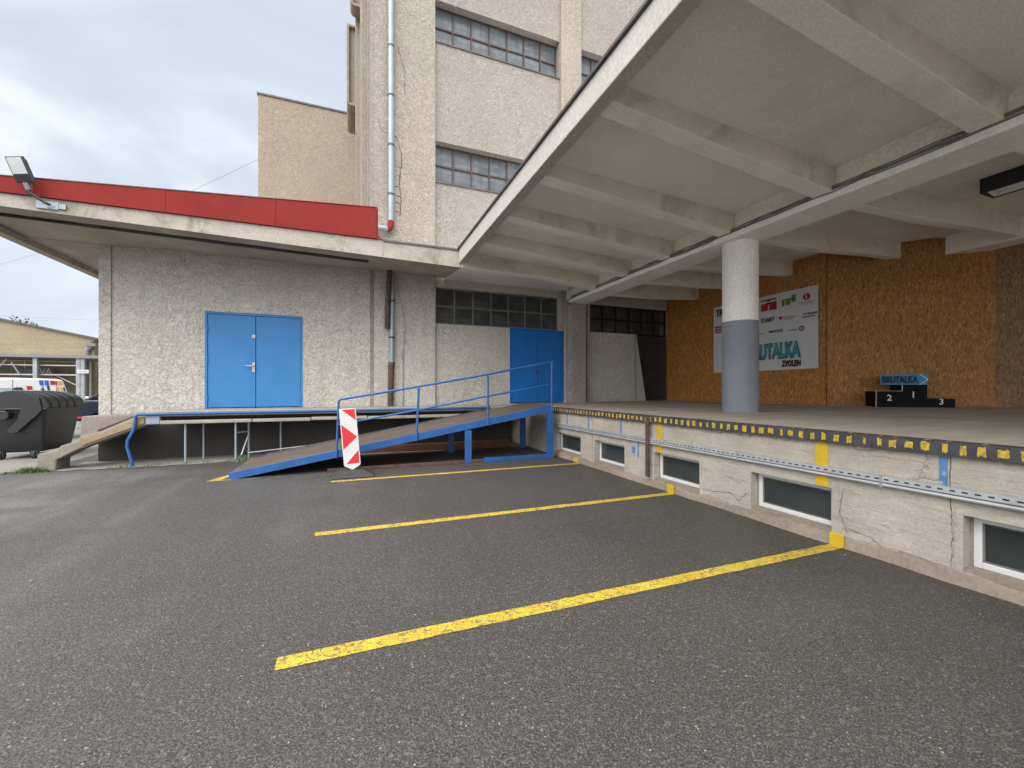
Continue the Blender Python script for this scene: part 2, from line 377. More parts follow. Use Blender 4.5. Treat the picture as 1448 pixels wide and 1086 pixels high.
# ------------------------------------------------------------------ mesh helpers
class MB:
    def __init__(s):
        s.v = []; s.f = []; s.mi = []
    def add(s, verts, faces, m=0):
        o = len(s.v); s.v += [tuple(x) for x in verts]
        for f in faces:
            s.f.append([i + o for i in f]); s.mi.append(m)
        return s
    def box(s, x0, x1, y0, y1, z0, z1, m=0):
        v = [(x, y, z) for x in (x0, x1) for y in (y0, y1) for z in (z0, z1)]
        return s.add(v, [(0, 1, 3, 2), (4, 6, 7, 5), (0, 4, 5, 1), (2, 3, 7, 6), (0, 2, 6, 4), (1, 5, 7, 3)], m)
    def prism(s, poly, axis, a0, a1, m=0):
        n = len(poly)
        def P(p, a):
            return {'x': (a, p[0], p[1]), 'y': (p[0], a, p[1]), 'z': (p[0], p[1], a)}[axis]
        v = [P(p, a0) for p in poly] + [P(p, a1) for p in poly]
        f = [tuple(range(n)), tuple(range(2 * n - 1, n - 1, -1))]
        f += [(i, (i + 1) % n, n + (i + 1) % n, n + i) for i in range(n)]
        return s.add(v, f, m)
    def quad(s, pts, m=0):
        return s.add(pts, [tuple(range(len(pts)))], m)
    def tube(s, pts, r, n=10, m=0, closed=False):
        pts = [Vector(p) for p in pts]
        k = len(pts); o = len(s.v)
        rr = r if hasattr(r, '__len__') else [r] * k
        up = None
        for i, p in enumerate(pts):
            if i == 0: t = pts[1] - p
            elif i == k - 1: t = p - pts[-2]
            else: t = (pts[i + 1] - p).normalized() + (p - pts[i - 1]).normalized()
            t.normalize()
            if up is None:
                up = Vector((0, 0, 1)) if abs(t.z) < .9 else Vector((1, 0, 0))
            a = t.cross(up).normalized(); b_ = a.cross(t).normalized(); up = b_
            for j in range(n):
                w = 2 * math.pi * j / n
                s.v.append(tuple(p + (a * math.cos(w) + b_ * math.sin(w)) * rr[i]))
        for i in range(k - 1):
            for j in range(n):
                s.f.append([o + i * n + j, o + i * n + (j + 1) % n, o + (i + 1) * n + (j + 1) % n, o + (i + 1) * n + j]); s.mi.append(m)
        s.f.append([o + j for j in range(n)]); s.mi.append(m)
        s.f.append([o + (k - 1) * n + j for j in range(n)]); s.mi.append(m)
        return s
    def hexa(s, p, m=0):
        """8 corners: bottom ring then top ring"""
        return s.add(p, [(0, 1, 2, 3), (7, 6, 5, 4), (0, 4, 5, 1), (1, 5, 6, 2), (2, 6, 7, 3), (3, 7, 4, 0)], m)
    def obox(s, c, ux, uy, uz, m=0):
        c, ux, uy, uz = map(Vector, (c, ux, uy, uz))
        p = [c - ux - uy - uz, c + ux - uy - uz, c + ux + uy - uz, c - ux + uy - uz]
        return s.hexa(p + [q + 2 * uz for q in p], m)
    def grid_wall(s, us, vs, holes, fn, d0, d1, m=0):
        """slab with rectangular holes. fn(u,v,d)->xyz"""
        U = sorted(set(list(us) + [h[0] for h in holes] + [h[1] for h in holes]))
        V = sorted(set(list(vs) + [h[2] for h in holes] + [h[3] for h in holes]))
        idx = {}
        def vid(i, j, d):
            k = (i, j, d)
            if k not in idx:
                idx[k] = len(s.v); s.v.append(tuple(fn(U[i], V[j], d0 if d == 0 else d1)))
            return idx[k]
        def solid(i, j):
            if i < 0 or j < 0 or i >= len(U) - 1 or j >= len(V) - 1: return False
            u = (U[i] + U[i + 1]) / 2; v = (V[j] + V[j + 1]) / 2
            return not any(h[0] < u < h[1] and h[2] < v < h[3] for h in holes)
        for i in range(len(U) - 1):
            for j in range(len(V) - 1):
                if not solid(i, j): continue
                q = [(i, j), (i + 1, j), (i + 1, j + 1), (i, j + 1)]
                s.f.append([vid(a, b, 0) for a, b in q]); s.mi.append(m)
                s.f.append([vid(a, b, 1) for a, b in reversed(q)]); s.mi.append(m)
                for (di, dj, a, b) in ((0, -1, q[0], q[1]), (1, 0, q[1], q[2]), (0, 1, q[2], q[3]), (-1, 0, q[3], q[0])):
                    if not solid(i + di, j + dj):
                        s.f.append([vid(*a, 0), vid(*a, 1), vid(*b, 1), vid(*b, 0)]); s.mi.append(m)
        return s
    def build(s, name, mats, parent=None, smooth=False, bevel=0, seg=2, origin=None):
        if not isinstance(mats, (list, tuple)): mats = [mats]
        off = Vector((0, 0, 0))
        if parent is not None: off = world_loc(parent)
        elif origin is not None: off = Vector(origin)
        me = bpy.data.meshes.new(name)
        me.from_pydata([tuple(Vector(v) - off) for v in s.v], [], s.f)
        for mt in mats: me.materials.append(mt)
        for i, p in enumerate(me.polygons):
            p.material_index = s.mi[i]; p.use_smooth = smooth
        bm = bmesh.new(); bm.from_mesh(me)
        bmesh.ops.recalc_face_normals(bm, faces=bm.faces)
        bm.to_mesh(me); bm.free()
        if smooth:
            try: me.set_sharp_from_angle(angle=R(40))
            except Exception: pass
        o = bpy.data.objects.new(name, me); C.objects.link(o)
        if parent is not None: o.parent = parent
        elif origin is not None: o.location = off
        if bevel:
            bv = o.modifiers.new('bevel', 'BEVEL'); bv.width = bevel; bv.segments = seg
            bv.limit_method = 'ANGLE'; bv.angle_limit = R(40)
        return o

def world_loc(o):
    l = Vector(o.location)
    while o.parent is not None:
        o = o.parent; l += Vector(o.location)
    return l

def tag(o, label, cat, group=None, kind=None):
    o['label'] = label; o['category'] = cat
    if group: o['group'] = group
    if kind: o['kind'] = kind
    return o
def thing(name, loc, label, cat, group=None):
    o = bpy.data.objects.new(name, None); C.objects.link(o)
    o.location = loc; o.empty_display_size = .2
    return tag(o, label, cat, group)
def struct(name, mb, m, label, cat, kind='structure'):
    o = mb.build(name, m); return tag(o, label, cat, None, kind)
def copy_tree(o, parent=None, loc=None):
    c = o.copy(); C.objects.link(c)
    if parent is not None: c.parent = parent
    if loc is not None: c.location = loc
    for ch in list(o.children): copy_tree(ch, c)
    return c

def text_mesh(mb, txt, origin, ux, uz, height, width=None, m=0, depth=.004, bold=.0):
    """letters as solid geometry: origin = lower left, ux/uz unit directions"""
    cu = bpy.data.curves.new('letters', 'FONT'); cu.body = txt; cu.size = 1; cu.extrude = .5; cu.offset = bold
    cu.resolution_u = 3
    ob = bpy.data.objects.new('letters', cu); C.objects.link(ob)
    dg = bpy.context.evaluated_depsgraph_get()
    me = bpy.data.meshes.new_from_object(ob.evaluated_get(dg))
    xs = [v.co.x for v in me.vertices]; ys = [v.co.y for v in me.vertices]
    w = max(xs) - min(xs); h = max(ys) - min(ys); x0 = min(xs); y0 = min(ys)
    ux = Vector(ux).normalized(); uz = Vector(uz).normalized(); un = ux.cross(uz)
    sx = (width / w) if width else height / h
    sy = height / h
    O = Vector(origin)
    mb.add([O + ux * ((v.co.x - x0) * sx) + uz * ((v.co.y - y0) * sy) + un * (v.co.z * depth) for v in me.vertices],
           [tuple(p.vertices) for p in me.polygons], m)
    bpy.data.objects.remove(ob); bpy.data.meshes.remove(me); bpy.data.curves.remove(cu)

# ------------------------------------------------------------------ ground
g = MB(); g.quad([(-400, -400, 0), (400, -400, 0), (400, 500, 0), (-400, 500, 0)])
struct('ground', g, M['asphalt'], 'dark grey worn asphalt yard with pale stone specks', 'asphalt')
g = MB(); pts = [(-40, 12.3), (-30, 10.9), (-9, 10.75), (-7.4, 10.85), (-6.4, 10.7), (-5.75, 10.95), (-5.75, 40), (-40, 40)]
g.quad([(x, y, .004) for x, y in pts])
struct('yard_pavement', g, M['apron'], 'pale concrete pavement under the dumpster and van', 'pavement')
g = MB(); pts = [(-5.4, 11.88)]; x = -5.4
edge = []
while x < 2.4:
    edge.append((x, 10.80 + random.uniform(-.1, .1), .006)); x += .22
g.quad([(-5.4, 11.89, .006)] + edge + [(2.4, 11.89, .006)])
struct('concrete_apron', g, M['apron'], 'broken pale concrete strip below the loading platform', 'concrete strip')

# parking lines, widths as on the ground
def line(x0, x1, y, w, label, slant=0):
    mb = MB(); n = 60; L = []; U = []
    for i in range(n + 1):
        x_ = x0 + (x1 - x0) * i / n
        L.append((x_, y - w / 2 + random.uniform(-.004, .004), .004)); U.append((x_, y + w / 2 + random.uniform(-.004, .004), .004))
    v = L + U
    mb.add(v, [(i, i + 1, n + 2 + i, n + 1 + i) for i in range(n)])
    o = mb.build('parking_line', M['yellow']); tag(o, label, 'road marking', 'yellow parking lines')
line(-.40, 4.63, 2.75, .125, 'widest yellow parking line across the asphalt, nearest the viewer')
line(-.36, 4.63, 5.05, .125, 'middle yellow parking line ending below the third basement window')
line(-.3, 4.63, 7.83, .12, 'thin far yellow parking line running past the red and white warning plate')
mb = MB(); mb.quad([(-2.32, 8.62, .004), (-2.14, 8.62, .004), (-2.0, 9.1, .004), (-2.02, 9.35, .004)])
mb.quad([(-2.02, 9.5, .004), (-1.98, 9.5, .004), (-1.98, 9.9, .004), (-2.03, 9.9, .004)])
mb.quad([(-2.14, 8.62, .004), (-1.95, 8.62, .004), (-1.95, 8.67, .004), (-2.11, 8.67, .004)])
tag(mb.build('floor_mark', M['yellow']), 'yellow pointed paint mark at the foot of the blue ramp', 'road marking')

# ------------------------------------------------------------------ warehouse
WY = 11.9      # pilaster plane
BY = 12.0      # bay infill plane
wh = thing('warehouse', (0, 18, 0), 'cream roughcast warehouse with tall tower, red parapet and blue doors', 'building')
# left block front wall with door hole
mb = MB()
mb.grid_wall([-4.95, .52], [0, 4.95], [(-3.22, -1.12, 1.14, 3.47)], lambda u, v, d: (u, d, v), WY, WY + .35)
mb.build('wall', M['wall_left'], wh)
mb = MB(); mb.box(-5.17, -4.952, WY - .03, 31.9, 0, 4.95)
mb.build('corner_pier', M['wall_left'], wh, bevel=.012)
mb = MB(); mb.box(-4.95, .5, WY + .36, WY + .5, 0, 4.9); mb.build('inner_wall', M['dark'], wh)
# plinth block left
mb = MB(); mb.prism([(-5.27, .55), (-4.6, .6), (-4.3, .95), (-4.3, 1.06), (-5.25, 1.03)], 'y', 11.42, WY - .035)
mb.build('corner_plinth', M['stair'], wh, bevel=.02)
# undercroft wall, platform shade in its colour, lapping the pier foot (slightly proud so that nothing is coplanar)
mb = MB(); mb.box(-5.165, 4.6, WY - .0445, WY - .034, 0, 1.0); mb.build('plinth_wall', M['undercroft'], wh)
# pilasters
def pil(x0, x1, z0, z1, nm='pilaster'):
    mb = MB(); mb.box(x0, x1, WY, WY + .6, z0, z1); return mb.build(nm, M['pilaster'], wh, bevel=.015)
pil(.62, 2.29, 5.031, 34)
mb = MB(); mb.box(.62, 2.29, WY - .004, WY + .6, 0, 5.03); mb.build('pilaster', M['wall_left'], wh, bevel=.012)
pil(6.35, 7.1, 5.0, 34)
pil(11.1, 11.85, 5.0, 34)
mb = MB(); mb.box(.522, .618, WY + .012, WY + .6, 0, 34); mb.build('corner_strip', M['infill'], wh)
# tower infill bays with window holes
ROWS = [(7.62, 8.79), (11.68, 12.87), (15.75, 16.95)]
def bay(x0, x1):
    mb = MB()
    mb.grid_wall([x0, x1], [4.9, 34], [(x0 + .012, x1 - .02, a, b) for a, b in ROWS], lambda u, v, d: (u, d, v), BY, BY + .3)
    mb.build('tower_wall', M['infill'], wh)
    for a, b in ROWS:
        window(x0 + .012, x1 - .02, a, b, BY + .22, 7, 2, M['glass_tower'], M['bar'], wh, sill=True)
def window(x0, x1, z0, z1, y, nc, nr, gm, bm_, parent, sill=False, bar=.022, name='window'):
    fr = MB(); t = .035
    fr.box(x0, x0 + t, y, y + .05, z0, z1); fr.box(x1 - t, x1, y, y + .05, z0, z1)
    fr.box(x0 + t, x1 - t, y + .001, y + .049, z0, z0 + t); fr.box(x0 + t, x1 - t, y + .001, y + .049, z1 - t, z1)
    for i in range(1, nc):
        xx = x0 + (x1 - x0) * i / nc; fr.box(xx - bar, xx + bar, y + .004, y + .045, z0 + t, z1 - t)
    for j in range(1, nr):
        zz = z0 + (z1 - z0) * j / nr
        for i in range(nc):
            xa = x0 + (x1 - x0) * i / nc + bar; xb = x0 + (x1 - x0) * (i + 1) / nc - bar
            fr.box(xa, xb, y + .008, y + .04, zz - bar, zz + bar)
    f = fr.build(name, bm_, parent)
    f2 = MB(); f2.box(x0 + .01, x1 - .01, y + .046, y + .06, z0 + .01, z1 - .01); f2.build('pane', gm, f)
    if sill:
        s_ = MB(); s_.box(x0 - .005, x1 + .005, BY - .035, y + .03, z0 - .045, z0 - .002); s_.build('sill', M['flash'], f)
    return f
bay(2.29, 6.35); bay(7.1, 11.1); bay(11.85, 16)
# tower side, returning away from the viewer, with its strips and hoods
mb = MB(); mb.box(.56, 16, BY + .601, 32, 0, 34); mb.build('tower_body', M['pilaster'], wh)
for (y0, y1, x) in ((12.9, 13.2, .49), (15.0, 15.7, .37), (18.0, 18.4, .40), (22.0, 23.0, .27), (25.2, 25.7, .30)):
    mb = MB(); mb.box(x, .559, y0, y1, 4.9, 34); mb.build('side_pilaster', M['pilaster'], wh, bevel=.01)
for (y0, y1, z0, z1, out) in ((26.5, 29.5, 18.5, 23.3, -.17), (21.2, 21.9, 19.9, 24.5, .02)):
    h_ = MB()
    h_.prism([(out, z0 + .25), (out + .06, z0 + .08), (out + .2, z0), (.558, z0), (.558, z0 + .14), (out + .14, z0 + .14), (out + .14, z1 - .14), (.558, z1 - .14), (.558, z1), (out, z1)], 'y', y0, y1)
    w_ = h_.build('window_hood', M['wing'], wh, bevel=.02)
    p_ = MB(); p_.box(out + .141, .557, y0 + .2, y1 - .05, z0 + .141, z1 - .141); p_.build('pane', M['pilaster'], w_)
# rear wing
mb = MB(); mb.box(-5.69, .6, 32.01, 42, 0, 21.3); mb.build('rear_wing', M['wing'], wh)
mb = MB(); mb.box(-5.76, .6, 31.95, 42.1, 21.301, 21.42); mb.build('wing_cap', M['flash'], wh)
mb = MB(); mb.box(-5.75, -5.691, 32.3, 32.6, 16.6, 17.5); mb.build('wing_bracket', M['wing'], wh)
# cracks and a rough patch in the cream pilaster beside the pipe
def front_crack(pts, w, y, m=None):
    full = []
    for (p, q) in zip(pts, pts[1:]):
        k_ = max(2, int(math.hypot(q[0] - p[0], q[1] - p[1]) / .07))
        for i in range(k_): full.append((p[0] + (q[0] - p[0]) * i / k_ + random.uniform(-.015, .015), p[1] + (q[1] - p[1]) * i / k_ + random.uniform(-.012, .012)))
    full.append(pts[-1]); L_ = []; U_ = []
    for i, (x, z) in enumerate(full):
        a_ = full[max(0, i - 1)]; b2 = full[min(len(full) - 1, i + 1)]
        t = Vector((b2[0] - a_[0], b2[1] - a_[1])); t.normalize()
        ww = w * random.uniform(.3, 1.1) * (.4 if i in (0, len(full) - 1) else 1)
        L_.append((x - t.y * ww, y, z + t.x * ww)); U_.append((x + t.y * ww, y, z - t.x * ww))
    N = len(full); mb = MB(); mb.add(L_ + U_, [(i, i + 1, N + i + 1, N + i) for i in range(N - 1)])
    mb.build('wall_crack', m or M['crackm'], wh)
front_crack([(1.16, 8.65), (1.24, 8.5), (1.33, 8.2), (1.36, 7.9), (1.28, 7.3), (1.33, 6.9), (1.3, 6.4)], .017, WY - .004)
front_crack([(.72, 9.0), (.8, 8.72), (.97, 8.62)], .01, WY - .004)
front_crack([(1.2, 11.2), (1.3, 10.9), (1.42, 10.55), (1.45, 9.8)], .009, WY - .004)
for z in (6.5, 6.75, 6.95, 7.2, 7.5, 7.75): front_crack([(1.15, z), (1.25, z + .03), (1.34, z - .02)], .012, WY - .004)

# eave of the left block
def ez(x): return 4.80 + (4.60 - 4.80) * (x + 5.7) / 8.24
e = MB()
X = [-6.55, -5.17, -2.3, .5, 2.54]
n = len(X)
fr_t = [(x, 10.0, 5.03) for x in X]; fr_b = [(x, 10.0, ez(x)) for x in X]
md_b = [(x, 10.42, ez(x) + .02) for x in X]; wl_b = [(x, WY + .02, 4.82) for x in X]; wl_t = [(x, WY + .02, 5.03) for x in X]
e.v = fr_t + fr_b + md_b + wl_b + wl_t
for i in range(n - 1):
    for r_, m_ in ((0, 0), (1, 1), (2, 1), (3, 1)):
        e.f.append([r_ * n + i, r_ * n + i + 1, (r_ + 1) * n + i + 1, (r_ + 1) * n + i]); e.mi.append(m_)
    e.f.append([4 * n + i, 4 * n + i + 1, i + 1, i]); e.mi.append(0)
e.f.append([0, n, 2 * n, 3 * n, 4 * n]); e.mi.append(0)
e.f.append([n - 1, 2 * n - 1, 3 * n - 1, 4 * n - 1, 5 * n - 1]); e.mi.append(0)
ev = e.build('eave', [M['eave'], M['soffit']], wh)
mb = MB(); mb.box(-6.55, -5.175, WY + .021, 31.9, 4.81, 5.03); mb.build('side_eave', M['soffit'], wh)
mb = MB(); mb.box(-6.56, -6.36, 10.45, 31.9, 4.68, 4.805); mb.build('eave_edge_beam', M['eave'], wh)
# dark slot along the soffit
mb = MB()
xs = [-6.3, -4, -2, 0, .42]
for a, b_ in zip(xs, xs[1:]):
    mb.hexa([(a, 10.47, 4.795 if a < -5 else ez(a) + .028), (b_, 10.47, ez(b_) + .028), (b_, 10.68, ez(b_) + .038), (a, 10.68, ez(a) + .038),
             (a, 10.47, ez(a) + .08), (b_, 10.47, ez(b_) + .08), (b_, 10.68, ez(b_) + .085), (a, 10.68, ez(a) + .085)])
# the slot's body sits in the soffit; drop it 12 mm so that it shows
mb.v = [(x, y, z - .022) for x, y, z in mb.v]
mb.build('soffit_slot', M['slot'], wh)
# flashing at right part of the eave
mb = MB(); mb.box(.7, 2.50, 9.975, 10.1, 5.031, 5.05); mb.box(.7, 2.50, 9.972, 9.999, 5.005, 5.0305); mb.build('flashing', M['flash'], wh)
# red parapet panels
def rz(x): return 5.31 + .0687 * (x + 5.68)
seams = [-6.6, -5.22, -3.33, -1.45, .58]
for a, b_ in zip(seams, seams[1:]):
    mb = MB(); mb.prism([(a + .002, 5.035), (b_ - .002, 5.035), (b_ - .002, rz(b_)), (a + .002, rz(a))], 'y', 9.955, 10.05)
    pp = mb.build('parapet_panel', M['red'], wh, bevel=.003)
    cp = MB(); cp.hexa([(a, 9.945, rz(a) + .002), (b_, 9.945, rz(b_) + .002), (b_, 10.12, rz(b_) + .002), (a, 10.12, rz(a) + .002),
                        (a, 9.945, rz(a) + .018), (b_, 9.945, rz(b_) + .018), (b_, 10.12, rz(b_) + .018), (a, 10.12, rz(a) + .018)])
    cp.build('cap_strip', M['flash'] if a < -3 else M['red'], pp)
mb = MB(); mb.prism([(9.96, 5.035), (11.6, 5.035), (11.6, 5.2), (10.05, rz(.58)), (9.96, rz(.58))], 'x', .585, .605); mb.build('parapet_return', M['red'], wh)
mb = MB(); mb.box(-6.5, .56, 10.13, 31.9, 5.031, 5.06); mb.build('flat_roof', M['flash'], wh)
mb = MB(); mb.quad([(.6, 9.98, 5.04), (.75, 9.98, 5.035), (.62, 9.98, 5.12)]); mb.add([(.6, 10.02, 5.04), (.75, 10.02, 5.035), (.62, 10.02, 5.12)], [(0, 1, 2)])
mb.build('parapet_tab', M['red'], wh)

# doors
def door(x0, x1, z0, z1, y, m, label, seam_z=None, lever=True):
    fr = MB(); t = .05
    fr.box(x0, x0 + t, y - .03, y + .08, z0, z1); fr.box(x1 - t, x1, y - .03, y + .08, z0, z1)
    fr.box(x0 + t, x1 - t, y - .029, y + .079, z1 - t, z1)
    d = fr.build('door', m, wh, bevel=.006); d['label'] = label
    xm = (x0 + x1) / 2
    for k, (a, b_) in enumerate(((x0 + t + .006, xm - .005), (xm + .005, x1 - t - .006))):
        lf = MB(); lf.box(a, b_, y - .012, y + .03, z0 + .015, z1 - t - .006)
        if seam_z: lf.box(a + .01, b_ - .01, y - .018, y - .0125, seam_z, seam_z + .012)
        if k == 0: lf.box(b_ - .035, b_ - .002, y - .022, y - .0125, z0 + .02, z1 - t - .01)
        lf.build('leaf', m, d, bevel=.006)
    for zz in (z0 + .25, (z0 + z1) / 2, z1 - .4):
        for xx in (x0 + t, x1 - t):
            h_ = MB(); h_.tube([(xx, y - .03, zz - .06), (xx, y - .03, zz + .06)], .014, 8); h_.build('hinge', m, d)
    if lever:
        h_ = MB(); xl = xm - .045
        h_.box(xl - .028, xl + .028, y - .034, y - .023, z0 + .88, z0 + 1.12)
        h_.tube([(xl, y - .03, z0 + 1.03), (xl, y - .085, z0 + 1.03), (xl - .17, y - .09, z0 + 1.03)], .013, 8)
        h_.build('handle', M['steel'], d, smooth=True)
        k_ = MB(); k_.box(xl - .03, xl + .04, y - .04, y - .023, z0 + 1.72, z0 + 1.8); k_.build('lock', M['steel'], d)
    else:
        h_ = MB(); h_.box(xm - .05, xm + .02, y - .05, y - .013, z0 + .98, z0 + 1.06); h_.tube([(xm - .01, y - .04, z0 + 1.0), (xm - .01, y - .04, z0 + .9)], .02, 8)
        h_.build('padlock', M['rust'], d)
door(-3.22, -1.12, 1.145, 3.465, WY + .03, M['blue_door'], 'light blue steel double door with steel lever handle', None)

# dock bay: lintel + windows + door + infill
mb = MB()
mb.grid_wall([2.29, 6.6], [0, 5.0], [(2.32, 6.3, 3.5, 4.56), (4.61, 6.5, 1.16, 3.5)], lambda u, v, d: (u, d, v), BY, BY + .3)
mb.build('bay_wall', M['wall_left'], wh)
w_ = window(2.32, 6.3, 3.51, 4.555, BY + .08, 7, 2, M['glass_dock'], M['bar_grey'], wh)
w_['label'] = 'long dark window strip above the second blue door'
mb = MB(); mb.box(6.33, 6.40, BY - .04, BY - .001, 3.52, 4.8); mb.box(6.44, 6.5, BY - .03, BY - .001, 3.52, 4.8); mb.build('vertical_rail', M['eave'], wh)
door(4.61, 6.5, 1.17, 3.51, BY + .03, M['blue_door_shaded'], 'blue double door, its shade in the colour, behind the ramp railing', seam_z=1.75, lever=False)
mb = MB(); mb.grid_wall([6.6, 16], [0, 5.2], [(7.5, 10.75, 3.53, 4.46), (9.38, 10.9, 1.1, 3.53)], lambda u, v, d: (u, d, v), BY + .02, BY + .3)
mb.build('bay_wall', M['wall_left'], wh)
window(7.5, 10.75, 3.535, 4.455, BY + .1, 6, 2, M['glass_dock'], M['dark'], wh, bar=.03)
mb = MB()
for k in range(10): mb.box(9.39, 10.89, BY + .09 + (.012 if k % 2 else 0), BY + .13, 1.1 + k * .24, 1.1 + k * .24 + .232)
mb.build('boarded_door', M['shutter'], wh)

# ------------------------------------------------------------------ loading dock (right)
DX = 4.66
def dz(x): return 1.16 + .0079 * (x - DX)
dk = thing('loading_dock', (8, 3, 0), 'cream rendered concrete loading dock with yellow and black edge', 'loading dock')
WIN = [(-.95, 0.0), (.9, 1.82), (2.81, 3.74), (4.56, 5.51), (6.3, 7.29), (7.85, 8.95)]
mb = MB()
mb.grid_wall([-14, -8, -6, 11.98], [0, 1.06], [(a, b_, .14, .575) for a, b_ in WIN], lambda u, v, d: (d, u, v), DX, DX + .3)
mb.build('dock_wall', M['dockwall'], dk)
mb = MB(); mb.quad([(DX + .35, -14, 0), (DX + .35, 11.98, 0), (DX + .35, 11.98, 1.05), (DX + .35, -14, 1.05)]); mb.build('basement_void', M['dark'], dk)
mb = MB(); mb.prism([(DX - .02, 1.061), (17.5, 1.061), (17.5, dz(17.5)), (DX - .02, dz(DX - .02))], 'y', -14, 11.985); mb.build('deck', M['deck'], dk)
# rough foot of the wall
mb = MB(); ys = [-10 + k * .35 for k in range(56)]
ring = []
for y in ys:
    ring.append([(DX + .01, y, -.01), (DX - random.uniform(.018, .05), y, -.01), (DX - random.uniform(.012, .032), y, random.uniform(.07, .125)), (DX + .002, y, random.uniform(.1, .138))])
v = [p for r_ in ring for p in r_]
f = []
for i in range(len(ring) - 1):
    for k in range(3): f.append((i * 4 + k, i * 4 + k + 1, i * 4 + 5 + k, i * 4 + 4 + k))
mb.add(v, f); mb.build('wall_foot', M['plinth'], dk, smooth=True)
# sills
wb = []
for i, (a, b_) in enumerate(WIN):
    fx = DX + .10
    fr = MB(); t = .05; z0, z1 = .15, .57
    fr.box(fx, fx + .06, a + .02, a + .02 + t, z0, z1); fr.box(fx, fx + .06, b_ - .02 - t, b_ - .02, z0, z1)
    fr.box(fx + .001, fx + .059, a + .02 + t, b_ - .02 - t, z0, z0 + t); fr.box(fx + .001, fx + .059, a + .02 + t, b_ - .02 - t, z1 - t, z1)
    w_ = fr.build('basement_window', M['pvc'], dk, bevel=.006)
    p_ = MB(); p_.box(fx + .03, fx + .04, a + .02 + t, b_ - .02 - t, z0 + t, z1 - t); p_.build('pane', M['glass_dark'], w_)
    gk = MB(); q = .012; yy0, yy1, zz0, zz1 = a + .02 + t, b_ - .02 - t, z0 + t, z1 - t
    gk.grid_wall([yy0, yy1], [zz0, zz1], [(yy0 + q, yy1 - q, zz0 + q, zz1 - q)], lambda u, v, d: (d, u, v), fx + .012, fx + .029)
    gk.build('gasket', M['bar_grey'], w_)
    s_ = MB(); s_.prism([(DX - .012, .105), (DX + .1, .13), (DX + .1, .152), (DX - .012, .14)], 'y', a + .004, b_ - .004); s_.build('sill', M['plinth'], w_)
    for q0, q1 in ((a + .001, a + .02), (b_ - .02, b_ - .001)):
        lt = MB(); lt.box(fx, fx + .07, q0, q1, .14, .57); lt.build('jamb_fill', M['plinth'], w_)
# raised surrounds / worn render edge around windows
for i, (a, b_) in enumerate(WIN[1:5]):
    mb = MB(); o = .006
    mb.grid_wall([a - .06, b_ + .05], [.142, .64], [(a + .001, b_ - .001, .1, .574)], lambda u, v, d: (d, u, v), DX - o, DX + .02)
    vv = []
    for (x, y, z) in mb.v:
        if z > .6: z += random.uniform(-.02, .015)
        if y < a - .03 or y > b_ + .03: y += random.uniform(-.015, .015)
        vv.append((x, y, z))
    mb.v = vv; mb.build('window_surround', M['dockwall'], dk)
# steel nosing with chipped yellow blocks on its face
mb = MB(); mb.box(DX - .045, DX + .02, -14, 9.12, 1.05, 1.163)
mb.box(DX + .0205, DX + .10, -14, 9.12, 1.1605, 1.1655)
y = -1.0; k = 0
while y < 9.05:
    w = random.uniform(.042, .064); h0 = random.uniform(.005, .022); h1 = random.uniform(.0, .012); xx = DX - .0475
    if random.random() < .12: w *= .55
    n_ = 5; pts = []
    for q in range(n_ + 1): pts.append((xx, y + w * q / n_, 1.064 + h0 * .6 + random.uniform(-.009, .012)))
    for q in range(n_, -1, -1): pts.append((xx, y + w * q / n_ + random.uniform(-.006, .006), 1.154 - h1 + random.uniform(-.013, .003)))
    ctr = len(mb.v)
    mb.add([(xx, y + w / 2, 1.105)] + pts, [(0, i + 1, (i + 1) % len(pts) + 1) for i in range(len(pts))], 1)
    if random.random() < .75:
        a_, b2 = y + .004, y + w * random.uniform(.5, 1)
        mb.quad([(DX - .04, a_, 1.1655), (DX + random.uniform(-.01, .03), a_, 1.1668), (DX + random.uniform(-.01, .03), b2, 1.1668), (DX - .04, b2, 1.1655)], 1)
    y += .117 + random.uniform(-.008, .008)
mb.build('edge_nosing', [M['nosing'], M['nosing_y']], dk)
# ragged mortar just under the nosing
top_ = []; bot_ = []; y = -1
while y < 9.1:
    x = DX - random.uniform(.008, .028); d_ = random.choice([.004, .008, .014, .022, .032])
    top_.append((x - .004, y, 1.0495)); bot_.append((x, y, 1.0495 - d_)); y += random.uniform(.025, .09)
N = len(top_); mb = MB()
mb.add(top_ + bot_ + [(DX + .004, p[1], p[2]) for p in bot_], [(i, i + 1, N + i + 1, N + i) for i in range(N - 1)] + [(N + i, N + i + 1, 2 * N + i + 1, 2 * N + i) for i in range(N - 1)])
mb.build('mortar_bead', M['plinth'], dk)
# painted stripes on the wall
def stripe(y0, y1, z0, z1, m, lab, x=DX - .006, sl=0):
    mb = MB(); n_ = 8; L_ = []; U_ = []
    for q in range(n_ + 1):
        z = z0 + (z1 - z0) * q / n_; s_ = sl * q / n_
        L_.append((x, y0 + s_ + random.uniform(-.004, .004), z)); U_.append((x, y1 + s_ + random.uniform(-.004, .004), z))
    L2 = [(x + .02, p[1], p[2]) for p in L_]; U2 = [(x + .02, p[1], p[2]) for p in U_]
    N = n_ + 1
    f = [(i, i + 1, N + i + 1, N + i) for i in range(n_)] + [(2 * N + i, 2 * N + i + 1, i + 1, i) for i in range(n_)] + [(N + i, N + i + 1, 3 * N + i + 1, 3 * N + i) for i in range(n_)]
    f += [(0, N, 3 * N, 2 * N), (n_, 2 * N + n_, 3 * N + n_, N + n_)]
    mb.add(L_ + U_ + L2 + U2, f); o = mb.build('paint_stripe', m, dk); o['label'] = lab
stripe(2.845, 2.975, .578, 1.048, M['yellow_wall'], 'wide yellow stripe above the fourth window', DX - .009)
stripe(5.315, 5.455, .576, 1.048, M['yellow_wall'], 'wide yellow stripe above the third window', DX - .009)
